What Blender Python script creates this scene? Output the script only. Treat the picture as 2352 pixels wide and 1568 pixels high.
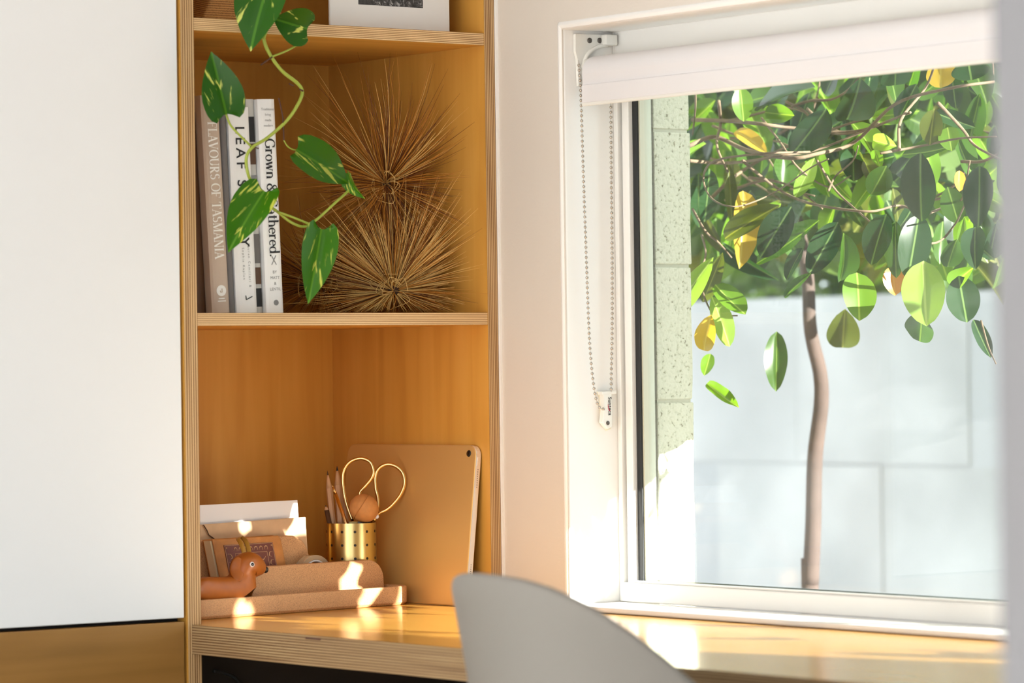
import bpy, bmesh, math, random
from mathutils import Vector, Matrix, Quaternion
for o in list(bpy.data.objects): bpy.data.objects.remove(o)
scn = bpy.context.scene
COL = scn.collection
R = math.radians
H = 0.74                                   # desk top above the floor

# ------------------------------------------------------------------ camera
FPX = 8514.617
CAM = Vector((3.6696384, -2.7293712, 0.2870472 + H))
FW = Vector((-0.80044155, 0.59935147, 0.0084339))
RT = Vector((0.5992261, 0.80046496, -0.0135621))
UP = Vector((0.01487951, 0.00580186, 0.99987246))
cd = bpy.data.cameras.new('camera'); cam = bpy.data.objects.new('camera', cd); COL.objects.link(cam)
m = Matrix.Identity(4)
for i in range(3):
    m[i][0] = RT[i]; m[i][1] = UP[i]; m[i][2] = -FW[i]; m[i][3] = CAM[i]
cam.matrix_world = m
cd.sensor_fit = 'HORIZONTAL'; cd.sensor_width = 36; cd.lens = FPX / 2352 * 36
cd.clip_start = .05; cd.clip_end = 200
cd.dof.use_dof = True; cd.dof.focus_distance = 4.62; cd.dof.aperture_fstop = 6.5
scn.camera = cam

# ------------------------------------------------------------------ world, sun, exposure
SUN_V = Vector((3.3, 1.0, 0.95)).normalized()          # towards the sun: low, almost along the window wall
wd = bpy.data.worlds.new('world'); scn.world = wd; wd.use_nodes = True
bg = wd.node_tree.nodes['Background']; bg.inputs[0].default_value = (0.86, 0.935, 1.0, 1); bg.inputs[1].default_value = 2.4
sl = bpy.data.lights.new('sun', 'SUN'); sl.energy = 26; sl.angle = R(.2); sl.color = (1, .96, .90)
so = bpy.data.objects.new('sun', sl); COL.objects.link(so); so.location = (3, 2, 4)
so.rotation_euler = (-SUN_V).to_track_quat('-Z', 'Y').to_euler()
vs = scn.view_settings; vs.view_transform = 'Standard'; vs.look = 'None'; vs.gamma = 1; vs.use_curve_mapping = False
vs.exposure = 0.45

# ------------------------------------------------------------------ helpers
def ray(px, py):
    return FW + RT * ((px - 1176) / FPX) - UP * ((py - 784) / FPX)
def at(px, py, x=None, y=None, z=None):                # a point of the photograph taken at a real plane of the room
    v = ray(px, py)
    if x is not None: t = (x - CAM.x) / v.x
    elif y is not None: t = (y - CAM.y) / v.y
    else: t = (z - CAM.z) / v.z
    return CAM + v * t
def atp(px, py, p, n):
    v = ray(px, py); return CAM + v * ((Vector(p) - CAM).dot(n) / v.dot(n))

class MB:
    def __init__(s): s.v = []; s.f = []; s.m = []; s.uv = {}
    def add(s, vs_, fs, mi=0):
        b = len(s.v); s.v += [Vector(p) for p in vs_]
        for f in fs: s.f.append(tuple(b + i for i in f)); s.m.append(mi)
        return s
    def box(s, a, b, mi=0, mx=None):                   # mx: material of the +x face
        x0, y0, z0 = a; x1, y1, z1 = b
        s.add([(x0,y0,z0),(x1,y0,z0),(x1,y1,z0),(x0,y1,z0),(x0,y0,z1),(x1,y0,z1),(x1,y1,z1),(x0,y1,z1)],
              [(0,3,2,1),(4,5,6,7),(0,1,5,4),(2,3,7,6),(3,0,4,7)], mi)
        b_ = len(s.v) - 8; s.f.append((b_+1, b_+2, b_+6, b_+5)); s.m.append(mi if mx is None else mx)
        return s
    def obox(s, o, ax, ay, az, mi=0):                  # box from a corner and three edge vectors
        o, ax, ay, az = map(Vector, (o, ax, ay, az))
        return s.add([o, o+ax, o+ax+ay, o+ay, o+az, o+ax+az, o+ax+ay+az, o+ay+az],
                     [(0,3,2,1),(4,5,6,7),(0,1,5,4),(1,2,6,5),(2,3,7,6),(3,0,4,7)], mi)
    def tube(s, pts, rad, n=8, mi=0, cap=True, flat=None):
        pts = [Vector(p) for p in pts]; k = len(pts)
        rads = rad if isinstance(rad, (list, tuple)) else [rad] * k
        b = len(s.v); prev = None
        for i, p in enumerate(pts):
            d = (pts[min(i+1, k-1)] - pts[max(i-1, 0)]).normalized()
            if prev is None:
                u = d.orthogonal().normalized() if flat is None else (Vector(flat) - d * Vector(flat).dot(d)).normalized()
            else: u = (prev - d * prev.dot(d)).normalized()
            prev = u; w = d.cross(u); q = 1 if flat is None else .22
            for j in range(n):
                a = 2 * math.pi * j / n
                s.v.append(p + (u * math.cos(a) * q + w * math.sin(a)) * rads[i])
        for i in range(k - 1):
            for j in range(n):
                j2 = (j + 1) % n
                s.f.append((b+i*n+j, b+i*n+j2, b+(i+1)*n+j2, b+(i+1)*n+j)); s.m.append(mi)
        if cap:
            s.f.append(tuple(b + j for j in reversed(range(n)))); s.m.append(mi)
            s.f.append(tuple(b + (k-1)*n + j for j in range(n))); s.m.append(mi)
        return s
    def lathe(s, prof, o, axis=(0,0,1), n=32, mi=0, closed=False):
        o = Vector(o); q = Vector((0,0,1)).rotation_difference(Vector(axis).normalized())
        b = len(s.v); k = len(prof)
        for (r_, z_) in prof:
            for j in range(n):
                a = 2*math.pi*j/n
                s.v.append(o + q @ Vector((r_*math.cos(a), r_*math.sin(a), z_)))
        for i in range(k if closed else k-1):
            i2 = (i+1) % k
            for j in range(n):
                j2 = (j+1) % n
                s.f.append((b+i*n+j, b+i*n+j2, b+i2*n+j2, b+i2*n+j)); s.m.append(mi)
        return s
    def ball(s, c, r_, n=16, k=10, mi=0, sc=(1,1,1), rot=None):
        c = Vector(c); b = len(s.v)
        for i in range(k+1):
            t = math.pi*i/k
            for j in range(n):
                a = 2*math.pi*j/n
                p = Vector((math.sin(t)*math.cos(a)*sc[0], math.sin(t)*math.sin(a)*sc[1], math.cos(t)*sc[2]))*r_
                s.v.append(c + (rot @ p if rot else p))
        for i in range(k):
            for j in range(n):
                j2=(j+1)%n; s.f.append((b+i*n+j, b+(i+1)*n+j, b+(i+1)*n+j2, b+i*n+j2)); s.m.append(mi)
        return s
    def prism(s, poly, d, mi=0):                       # polygon of 3-D points pushed along d
        d = Vector(d); n = len(poly); poly = [Vector(p) for p in poly]
        s.add(poly + [p + d for p in poly], [tuple(range(n))[::-1], tuple(range(n, 2*n))] + [(i, (i+1)%n, n+(i+1)%n, n+i) for i in range(n)], mi)
        return s
    def build(s, name, mats, parent=None, smooth=False, bevel=0, seg=2, fix=True, org=None):
        if not isinstance(mats, (list, tuple)): mats = [mats]
        me = bpy.data.meshes.new(name)
        if parent is not None: org = world_loc(parent)
        elif org is None:
            xs=[p.x for p in s.v]; ys=[p.y for p in s.v]; zs=[p.z for p in s.v]
            org = Vector(((min(xs)+max(xs))/2, (min(ys)+max(ys))/2, min(zs)))
        me.from_pydata([p - org for p in s.v], [], s.f)
        for mm in mats: me.materials.append(mm)
        for i, p in enumerate(me.polygons): p.material_index = s.m[i]; p.use_smooth = smooth
        if fix:
            bm = bmesh.new(); bm.from_mesh(me); bmesh.ops.remove_doubles(bm, verts=bm.verts, dist=1e-6)
            bmesh.ops.recalc_face_normals(bm, faces=bm.faces); bm.to_mesh(me); bm.free()
        o = bpy.data.objects.new(name, me); COL.objects.link(o)
        if parent is not None: o.parent = parent
        else: o.location = org
        if bevel:
            b = o.modifiers.new('bevel', 'BEVEL'); b.width = bevel; b.segments = seg; b.limit_method = 'ANGLE'; b.angle_limit = R(40)
            for p in me.polygons: p.use_smooth = True
            w = o.modifiers.new('wn', 'WEIGHTED_NORMAL'); w.keep_sharp = False
        return o
def world_loc(o):
    l = Vector((0,0,0))
    while o is not None: l = l + o.location; o = o.parent
    return l
def tag(o, label=None, cat=None, group=None, kind=None):
    if label: o['label'] = label
    if cat: o['category'] = cat
    if group: o['group'] = group
    if kind: o['kind'] = kind
    return o
def thing(name, label, cat, loc, group=None, kind=None):
    o = bpy.data.objects.new(name, None); COL.objects.link(o); o.location = loc; o.empty_display_size = .02
    return tag(o, label, cat, group, kind)
def spline(pts, n=8):                                  # Catmull-Rom through the points
    P = [Vector(p) for p in pts]; P = [2*P[0]-P[1]] + P + [2*P[-1]-P[-2]]; out = []
    for i in range(1, len(P)-2):
        for j in range(n):
            t = j/n; a, b, c, d = P[i-1], P[i], P[i+1], P[i+2]
            out.append(.5*((2*b)+(c-a)*t+(2*a-5*b+4*c-d)*t*t+(3*b-a-3*c+d)*t**3))
    out.append(P[-2]); return out

# ------------------------------------------------------------------ materials
def new_mat(name):
    mt = bpy.data.materials.new(name); mt.use_nodes = True; nt = mt.node_tree
    return mt, nt, nt.nodes['Principled BSDF']
def N(nt, typ, **kw):
    n = nt.nodes.new(typ)
    for k, v in kw.items(): setattr(n, k, v)
    return n
def ramp(nt, stops, interp='LINEAR'):
    r_ = N(nt, 'ShaderNodeValToRGB'); cr = r_.color_ramp; cr.interpolation = interp
    while len(cr.elements) < len(stops): cr.elements.new(.5)
    for e_, (p, c) in zip(cr.elements, stops): e_.position = p; e_.color = (*c, 1)
    return r_
def coords(nt, kind='Position', scale=(1,1,1), off=None):
    mp = N(nt, 'ShaderNodeMapping'); mp.inputs['Scale'].default_value = scale
    if kind == 'Position': g = N(nt, 'ShaderNodeNewGeometry'); nt.links.new(g.outputs['Position'], mp.inputs[0])
    else: g = N(nt, 'ShaderNodeTexCoord'); nt.links.new(g.outputs[kind], mp.inputs[0])
    return mp
def plain(name, col, rough=.5, metal=0, spec=.5, bump=0, bscale=300, var=0, vscale=20, coat=0):
    mt, nt, p = new_mat(name); L = nt.links
    p.inputs['Base Color'].default_value = (*col, 1); p.inputs['Roughness'].default_value = rough
    p.inputs['Metallic'].default_value = metal; p.inputs['Specular IOR Level'].default_value = spec; p.inputs['Coat Weight'].default_value = coat
    if var:
        mp = coords(nt); n = N(nt, 'ShaderNodeTexNoise'); n.inputs['Scale'].default_value = vscale; n.inputs['Detail'].default_value = 4
        L.new(mp.outputs[0], n.inputs['Vector'])
        r_ = ramp(nt, [(.3, tuple(c*(1-var) for c in col)), (.7, tuple(min(1, c*(1+var)) for c in col))])
        L.new(n.outputs['Fac'], r_.inputs[0]); L.new(r_.outputs[0], p.inputs['Base Color'])
    if bump:
        mp = coords(nt); n = N(nt, 'ShaderNodeTexNoise'); n.inputs['Scale'].default_value = bscale; n.inputs['Detail'].default_value = 3
        b = N(nt, 'ShaderNodeBump'); b.inputs['Strength'].default_value = bump; b.inputs['Distance'].default_value = .001
        L.new(mp.outputs[0], n.inputs['Vector']); L.new(n.outputs['Fac'], b.inputs['Height']); L.new(b.outputs[0], p.inputs['Normal'])
    return mt
def veneer(name, axis, c0, c1, c2, rough=.42, spec=.4):     # birch face veneer, grain along axis, with a few cathedral rings
    mt, nt, p = new_mat(name); L = nt.links
    sc = [26, 26, 26]; sc[axis] = 1.6
    mp = coords(nt, scale=sc); n = N(nt, 'ShaderNodeTexNoise'); n.inputs['Scale'].default_value = 1.4; n.inputs['Detail'].default_value = 5; n.inputs['Distortion'].default_value = .6
    L.new(mp.outputs[0], n.inputs['Vector'])
    sc2 = [7, 7, 7]; sc2[axis] = 1.3
    mp2 = coords(nt, scale=sc2); w = N(nt, 'ShaderNodeTexNoise'); w.inputs['Scale'].default_value = 1; w.inputs['Detail'].default_value = 1
    L.new(mp2.outputs[0], w.inputs['Vector'])
    mu = N(nt, 'ShaderNodeMath', operation='MULTIPLY'); mu.inputs[1].default_value = 16; L.new(w.outputs['Fac'], mu.inputs[0])
    fr = N(nt, 'ShaderNodeMath', operation='PINGPONG'); fr.inputs[1].default_value = 1; L.new(mu.outputs[0], fr.inputs[0])
    ms = N(nt, 'ShaderNodeMath', operation='MULTIPLY'); ms.inputs[1].default_value = .09; L.new(fr.outputs[0], ms.inputs[0])
    ad = N(nt, 'ShaderNodeMath', operation='ADD'); L.new(n.outputs['Fac'], ad.inputs[0]); L.new(ms.outputs[0], ad.inputs[1])
    r_ = ramp(nt, [(.33, c0), (.58, c1), (.85, c2)]); L.new(ad.outputs[0], r_.inputs[0]); L.new(r_.outputs[0], p.inputs['Base Color'])
    p.inputs['Roughness'].default_value = rough; p.inputs['Specular IOR Level'].default_value = spec
    return mt
def ply_edge(name, axis, o0, pitch, grain, tone=1):                 # stacked plies seen on the cut edge
    mt, nt, p = new_mat(name); L = nt.links
    g = N(nt, 'ShaderNodeNewGeometry'); sx = N(nt, 'ShaderNodeSeparateXYZ'); L.new(g.outputs['Position'], sx.inputs[0])
    a = N(nt, 'ShaderNodeMath', operation='SUBTRACT'); a.inputs[1].default_value = o0; L.new(sx.outputs[axis], a.inputs[0])
    sc = [40, 40, 40]; sc[grain] = 5; sc[axis] = 420
    mp = coords(nt, scale=sc); n = N(nt, 'ShaderNodeTexNoise'); n.inputs['Scale'].default_value = 1; n.inputs['Detail'].default_value = 3; L.new(mp.outputs[0], n.inputs['Vector'])
    d = N(nt, 'ShaderNodeMath', operation='DIVIDE'); d.inputs[1].default_value = pitch; L.new(a.outputs[0], d.inputs[0])
    j = N(nt, 'ShaderNodeMath', operation='MULTIPLY_ADD'); j.inputs[1].default_value = .22; L.new(n.outputs['Fac'], j.inputs[0]); L.new(d.outputs[0], j.inputs[2])
    fr = N(nt, 'ShaderNodeMath', operation='FRACT'); L.new(j.outputs[0], fr.inputs[0])
    r_ = ramp(nt, [(0, (.22,.095,.025)), (.16, (.25,.11,.03)), (.28, (.80,.55,.28)), (.78, (.88,.66,.38)), (.92, (.38,.18,.055))])
    L.new(fr.outputs[0], r_.inputs[0])
    mx = N(nt, 'ShaderNodeMixRGB', blend_type='MULTIPLY'); mx.inputs[0].default_value = .45
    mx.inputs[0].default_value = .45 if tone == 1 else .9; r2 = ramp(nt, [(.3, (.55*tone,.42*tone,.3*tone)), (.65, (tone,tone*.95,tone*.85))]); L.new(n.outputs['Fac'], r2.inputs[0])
    L.new(r_.outputs[0], mx.inputs[1]); L.new(r2.outputs[0], mx.inputs[2]); L.new(mx.outputs[0], p.inputs['Base Color'])
    p.inputs['Roughness'].default_value = .55
    return mt
def speckle(name, base, dark, scale=900):
    mt, nt, p = new_mat(name); L = nt.links
    mp = coords(nt); n = N(nt, 'ShaderNodeTexNoise'); n.inputs['Scale'].default_value = scale; n.inputs['Detail'].default_value = 2; n.inputs['Roughness'].default_value = .7
    L.new(mp.outputs[0], n.inputs['Vector'])
    r_ = ramp(nt, [(.33, dark), (.42, tuple(b*.72+d*.28 for b, d in zip(base, dark))), (.52, base), (.75, tuple(min(1, b*1.18) for b in base))])
    L.new(n.outputs['Fac'], r_.inputs[0]); L.new(r_.outputs[0], p.inputs['Base Color']); p.inputs['Roughness'].default_value = .6
    b = N(nt, 'ShaderNodeBump'); b.inputs['Strength'].default_value = .15; b.inputs['Distance'].default_value = .0005; L.new(n.outputs['Fac'], b.inputs['Height']); L.new(b.outputs[0], p.inputs['Normal'])
    return mt
def leaf_mat(name, col, trans, mid, back=None, rough=.32, tw=.45, blot=None):   # leathery leaf: gloss, pale midrib, light through the blade
    mt, nt, p = new_mat(name); L = nt.links; out = nt.nodes['Material Output']
    uv = N(nt, 'ShaderNodeTexCoord'); sx = N(nt, 'ShaderNodeSeparateXYZ'); L.new(uv.outputs['UV'], sx.inputs[0])
    ab = N(nt, 'ShaderNodeMath', operation='ABSOLUTE'); L.new(sx.outputs[1], ab.inputs[0])
    r_ = ramp(nt, [(.0, mid), (.035, mid), (.07, col)]); L.new(ab.outputs[0], r_.inputs[0])
    oi = N(nt, 'ShaderNodeObjectInfo')
    cu = r_.outputs[0]
    if blot:
        wv = N(nt, 'ShaderNodeCombineXYZ')
        a1 = N(nt, 'ShaderNodeMath', operation='MULTIPLY_ADD'); a1.inputs[1].default_value = 13; L.new(oi.outputs['Random'], a1.inputs[0])
        k1 = N(nt, 'ShaderNodeMath', operation='MULTIPLY_ADD'); k1.inputs[1].default_value = -.9; L.new(ab.outputs[0], k1.inputs[0]); L.new(sx.outputs[0], k1.inputs[2])
        k2 = N(nt, 'ShaderNodeMath', operation='MULTIPLY'); k2.inputs[1].default_value = 4; L.new(k1.outputs[0], k2.inputs[0]); L.new(k2.outputs[0], a1.inputs[2])
        L.new(a1.outputs[0], wv.inputs[0]); k3 = N(nt, 'ShaderNodeMath', operation='MULTIPLY'); k3.inputs[1].default_value = 2.2; L.new(sx.outputs[1], k3.inputs[0]); L.new(k3.outputs[0], wv.inputs[1])
        n = N(nt, 'ShaderNodeTexNoise'); n.inputs['Scale'].default_value = .7; n.inputs['Detail'].default_value = 3; n.inputs['Roughness'].default_value = .6; L.new(wv.outputs[0], n.inputs['Vector'])
        r3 = ramp(nt, [(.575, (0,0,0)), (.62, (1,1,1))]); L.new(n.outputs['Fac'], r3.inputs[0])
        mx = N(nt, 'ShaderNodeMixRGB'); mx.inputs[2].default_value = (*blot, 1); L.new(r3.outputs[0], mx.inputs[0]); L.new(cu, mx.inputs[1]); cu = mx.outputs[0]
    hs = N(nt, 'ShaderNodeHueSaturation'); rv = N(nt, 'ShaderNodeMapRange'); rv.inputs['To Min'].default_value = .75; rv.inputs['To Max'].default_value = 1.25
    L.new(oi.outputs['Random'], rv.inputs[0]); L.new(rv.outputs[0], hs.inputs['Value']); L.new(cu, hs.inputs['Color'])
    L.new(hs.outputs[0], p.inputs['Base Color']); p.inputs['Roughness'].default_value = rough; p.inputs['Specular IOR Level'].default_value = .35
    tr = N(nt, 'ShaderNodeBsdfTranslucent'); m2 = N(nt, 'ShaderNodeMixRGB', blend_type='MULTIPLY'); m2.inputs[0].default_value = 1; m2.inputs[2].default_value = (*trans, 1)
    L.new(hs.outputs[0], m2.inputs[1]); L.new(m2.outputs[0], tr.inputs[0])
    mix = N(nt, 'ShaderNodeMixShader'); mix.inputs[0].default_value = tw; L.new(p.outputs[0], mix.inputs[1]); L.new(tr.outputs[0], mix.inputs[2]); L.new(mix.outputs[0], out.inputs[0])
    return mt
def glass_mat(name, dust=.022):                               # clear pane: mirror by Fresnel, a thin film of dust
    mt, nt, p = new_mat(name); L = nt.links; out = nt.nodes['Material Output']; nt.nodes.remove(p)
    t = N(nt, 'ShaderNodeBsdfTransparent'); t.inputs[0].default_value = (.95,.97,.96,1)
    g = N(nt, 'ShaderNodeBsdfGlossy'); g.inputs['Roughness'].default_value = 0
    lw = N(nt, 'ShaderNodeLayerWeight'); lw.inputs['Blend'].default_value = .5          # Schlick's approximation, the same from both sides
    pw = N(nt, 'ShaderNodeMath', operation='POWER'); pw.inputs[1].default_value = 5; L.new(lw.outputs['Facing'], pw.inputs[0])
    fr = N(nt, 'ShaderNodeMath', operation='MULTIPLY_ADD'); fr.inputs[1].default_value = .96; fr.inputs[2].default_value = .04; L.new(pw.outputs[0], fr.inputs[0])
    mx = N(nt, 'ShaderNodeMixShader'); L.new(fr.outputs[0], mx.inputs[0]); L.new(t.outputs[0], mx.inputs[1]); L.new(g.outputs[0], mx.inputs[2])
    d = N(nt, 'ShaderNodeBsdfDiffuse'); d.inputs[0].default_value = (.95,.96,1,1); tl = N(nt, 'ShaderNodeBsdfTranslucent'); tl.inputs[0].default_value = (.95,.96,1,1)
    dm = N(nt, 'ShaderNodeMixShader'); dm.inputs[0].default_value = .6; L.new(d.outputs[0], dm.inputs[1]); L.new(tl.outputs[0], dm.inputs[2])
    m2 = N(nt, 'ShaderNodeMixShader'); L.new(mx.outputs[0], m2.inputs[1]); L.new(dm.outputs[0], m2.inputs[2])
    mp = coords(nt); n = N(nt, 'ShaderNodeTexNoise'); n.inputs['Scale'].default_value = 6; n.inputs['Detail'].default_value = 6; L.new(mp.outputs[0], n.inputs['Vector'])
    mr = N(nt, 'ShaderNodeMapRange'); mr.inputs['From Min'].default_value = .3; mr.inputs['From Max'].default_value = .7; mr.inputs['To Min'].default_value = dust*.5; mr.inputs['To Max'].default_value = dust*1.3
    L.new(n.outputs['Fac'], mr.inputs[0]); L.new(mr.outputs[0], m2.inputs[0]); L.new(m2.outputs[0], out.inputs[0])
    return mt

W0, W1, W2 = (.65,.312,.056), (.73,.372,.072), (.79,.425,.095)
M = dict(
    ply_v=veneer('birch_upright', 2, W0, W1, W2), ply_x=veneer('birch_desk', 0, W0, W1, W2, .16, .7), ply_y=veneer('birch_shelf', 1, W0, W1, W2),
    edge_shelf_mid=ply_edge('edge_shelf_mid', 2, H+.3467, .00212, 1), edge_shelf_up=ply_edge('edge_shelf_up', 2, H+.6905, .00212, 1), edge_shelf_top=ply_edge('edge_shelf_top', 2, H+1.02, .00212, 1),
    edge_l=ply_edge('edge_side_l', 1, -.4566, .0031, 2, .85), edge_r=ply_edge('edge_side_r', 1, -.0182, .0026, 2, .85), edge_desk_shaded=ply_edge('edge_desk_shaded', 2, H-.034, .0031, 0, .42),  # desk edge toned down: its shade is put into the ply colour
    white_door=plain('white_laminate', (.86,.87,.88), .35, spec=.4), dark_gap=plain('dark_gap', (.012,.008,.006), .8),
    drawer=veneer('drawer_ply', 1, (.27,.135,.032), (.32,.16,.040), (.37,.19,.050), .3, .5),
    wall=plain('warm_wall_paint', (.74,.68,.61), .7, bump=.25, bscale=260), reveal=plain('white_reveal_paint', (.93,.92,.90), .5, bump=.08, bscale=200),
    ceil=plain('ceiling_paint', (.88,.87,.85), .8), under_desk_shade=plain('under_desk_shade_brown', (.022,.013,.007), .6), floor=veneer('floor_boards', 0, (.38,.37,.36), (.44,.43,.42), (.50,.49,.48), .35), wall_w=plain('white_wall_paint', (.84,.84,.83), .7), grey_wall=plain('shade_grey', (.20,.20,.215), .8),
    frame=plain('powder_coat_white', (.90,.90,.88), .3), gasket=plain('black_gasket', (.012,.014,.016), .45), alu=plain('shadow_channel', (.05,.045,.04), .5), edge_paint=plain('pale_green_paint', (.62,.63,.50), .5),
    glass=glass_mat('window_glass'), blind=plain('blind_fabric', (.80,.785,.80), .75, bump=.1, bscale=900), plastic=plain('white_plastic', (.86,.85,.80), .35), cream_plastic=plain('cream_plastic', (.85,.82,.66), .35),
    steel=plain('bead_steel', (.50,.45,.40), .22, 1), screw=plain('screw_steel', (.12,.11,.10), .35, .6), chair=plain('grey_shell', (.215,.20,.18), .55), chair_leg=plain('chair_leg', (.55,.38,.2), .45),
    brass=plain('brushed_brass', (.66,.51,.22), .28, 1, var=.12, vscale=9), gold=plain('gold_metal', (.83,.60,.28), .25, 1), black=plain('black', (.012,.012,.012), .4), tablet=plain('gold_aluminium', (.80,.52,.19), .45, .45), tablet_edge=plain('polished_edge', (.93,.92,.90), .22, .6), glassblack=plain('lens_black', (.008,.008,.01), .08),
    stone=speckle('speckled_stone', (.68,.38,.18), (.20,.08,.025), 1500),
    white_paper=plain('white_paper', (.90,.90,.93), .8), kraft=plain('kraft_paper', (.70,.47,.28), .85, var=.06, vscale=60), leather=plain('tan_leather', (.50,.20,.045), .5, bump=.4, bscale=700, var=.2, vscale=50), maroon=plain('maroon_leather', (.16,.038,.028), .5, bump=.3, bscale=800), emboss=plain('gilt_emboss', (.62,.38,.20), .5), pages=plain('page_block', (.66,.52,.32), .9),
    dog=plain('brown_rubber', (.40,.115,.014), .42, var=.12, vscale=60), strap=plain('ochre_strap', (.45,.24,.035), .5), pencil=plain('pencil_wood', (.62,.36,.19), .5), ball=plain('tan_felt_ball', (.66,.29,.085), .7, var=.1, vscale=120), tape=None,
    taupe=plain('taupe_cloth', (.60,.475,.385), .75, bump=.3, bscale=1200), taupe_print=plain('pale_print', (.95,.93,.90), .7), brown_book=plain('brown_cover', (.10,.045,.02), .55), grey_book=plain('grey_cover', (.16,.145,.14), .5), white_book=plain('white_cover', (.92,.92,.93), .4), grey_white=plain('pale_grey_cover', (.58,.57,.55), .5), ink=plain('black_ink', (.015,.015,.018), .6), grey_ink=plain('grey_ink', (.25,.25,.26), .6), red_ink=plain('red_ink', (.5,.03,.08), .6),
    straw_a=plain('straw_gold', (.60,.245,.036), .4), straw_b=plain('straw_brown', (.17,.052,.010), .5), straw_c=plain('straw_pale', (.88,.58,.21), .35), core=plain('seed_core', (.06,.025,.012), .8),
    vine=plain('vine_stem', (.36,.44,.06), .45), root=plain('aerial_root', (.09,.035,.02), .8),
    pothos=leaf_mat('pothos_leaf', (.018,.095,.003), (1.2,1.6,.3), (.06,.19,.010), blot=(.58,.62,.15), rough=.3, tw=.28),
    pothos_light=leaf_mat('pothos_leaf_young', (.045,.185,.006), (1.3,1.6,.3), (.11,.30,.02), blot=(.62,.68,.14), rough=.3, tw=.4),
    photo=None, mount=plain('mount_board', (.80,.79,.77), .7), rattan=None,
    bark=plain('bark', (.12,.082,.048), .85, bump=.8, bscale=120, var=.3, vscale=40), trunk=plain('trunk_bark', (.06,.040,.032), .9, bump=.8, bscale=60, var=.25, vscale=20),
    brick=None, mortar=plain('painted_mortar', (.56,.55,.42), .9), joint=plain('wall_joint', (.43,.43,.435), .9), paving=plain('concrete_paving', (.33,.335,.35), .8, var=.1, vscale=5), render=plain('white_render', (.475,.468,.46), .85, var=.22, vscale=2.2),
)
def _brick():
    mt, nt, p = new_mat('painted_brick'); L = nt.links
    mp = coords(nt); n = N(nt, 'ShaderNodeTexNoise'); n.inputs['Scale'].default_value = 260; n.inputs['Detail'].default_value = 5; L.new(mp.outputs[0], n.inputs['Vector'])
    r_ = ramp(nt, [(.29, (.20,.17,.10)), (.37, (.52,.52,.37)), (.5, (.63,.62,.47))]); L.new(n.outputs['Fac'], r_.inputs[0]); L.new(r_.outputs[0], p.inputs['Base Color'])
    p.inputs['Roughness'].default_value = .85; b = N(nt, 'ShaderNodeBump'); b.inputs['Strength'].default_value = .7; b.inputs['Distance'].default_value = .002; L.new(n.outputs['Fac'], b.inputs['Height']); L.new(b.outputs[0], p.inputs['Normal'])
    return mt
M['brick'] = _brick()
def _rattan():
    mt, nt, p = new_mat('woven_rattan'); L = nt.links
    mp = coords(nt, scale=(1,1,1)); w = N(nt, 'ShaderNodeTexWave', wave_type='BANDS', bands_direction='Z'); w.inputs['Scale'].default_value = 110; w.inputs['Distortion'].default_value = 2; w.inputs['Detail'].default_value = 2; w.inputs['Detail Scale'].default_value = 6
    L.new(mp.outputs[0], w.inputs['Vector'])
    r_ = ramp(nt, [(.1, (.28,.11,.028)), (.6, (.62,.31,.09))]); L.new(w.outputs['Fac'], r_.inputs[0]); L.new(r_.outputs[0], p.inputs['Base Color']); p.inputs['Roughness'].default_value = .6
    b = N(nt, 'ShaderNodeBump'); b.inputs['Strength'].default_value = .6; b.inputs['Distance'].default_value = .002; L.new(w.outputs['Fac'], b.inputs['Height']); L.new(b.outputs[0], p.inputs['Normal'])
    return mt
M['rattan'] = _rattan()
def _photo():
    mt, nt, p = new_mat('monochrome_print'); L = nt.links
    mp = coords(nt); n = N(nt, 'ShaderNodeTexNoise'); n.inputs['Scale'].default_value = 95; n.inputs['Detail'].default_value = 8; n.inputs['Roughness'].default_value = .75; n.inputs['Distortion'].default_value = 1.2; L.new(mp.outputs[0], n.inputs['Vector'])
    r_ = ramp(nt, [(.42, (.012,.012,.014)), (.55, (.06,.06,.062)), (.64, (.5,.5,.5))]); L.new(n.outputs['Fac'], r_.inputs[0]); L.new(r_.outputs[0], p.inputs['Base Color']); p.inputs['Roughness'].default_value = .4
    return mt
M['photo'] = _photo()
def _tape():
    mt, nt, p = new_mat('clear_tape'); p.inputs['Base Color'].default_value = (.85,.70,.50,1); p.inputs['Roughness'].default_value = .12; p.inputs['Transmission Weight'].default_value = .6; p.inputs['IOR'].default_value = 1.3; return mt
M['tape'] = _tape()

# ------------------------------------------------------------------ plane positions of the room
YA, YB, YC = -.4566, -.4382, -.0182        # shelf unit: outer left, inner left, inner right; right outer is the wall at y = 0
ZU, ZM = H+.7054, H+.3615                  # tops of upper and middle shelf
DEP = .3426                                # depth of the shelf unit
PY = -.4517                                # front of the desk
EX = .1337                                 # left jamb of the window
WX1 = 2.17                                 # right jamb
ZR = H+.700                                # head of the window
XR, YBK, ZC = 5.6, -5.0, 2.62              # room extents

# ------------------------------------------------------------------ room shell
S = lambda o: tag(o, kind='structure')
S(MB().box((-.55, YBK-.1, -.05), (XR+.1, .10, 0)).build('floor', M['floor']))
S(MB().box((-.55, YBK-.1, ZC), (XR+.1, .10, ZC+.08)).build('ceiling', M['ceil']))
w = MB()
w.box((-.55, 0, 0), (EX, .10, ZC)).box((EX, 0, ZR), (WX1, .10, ZC)).box((EX, 0, 0), (WX1, .10, H+.004)).box((WX1, 0, 0), (XR, .10, ZC))
S(w.build('wall_front', M['wall'], fix=False))
S(MB().box((-.55, YBK, 0), (-.37, 0, ZC)).build('wall_left', M['wall_w']))
w = MB(); w.box((XR, YBK, 2.35), (XR+.1, 0, ZC)).box((XR, -.35, 0), (XR+.1, 0, 2.35)).box((XR, YBK, 0), (XR+.1, -4.75, 2.35))
S(w.build('wall_right', M['wall_w'], fix=False))
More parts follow.
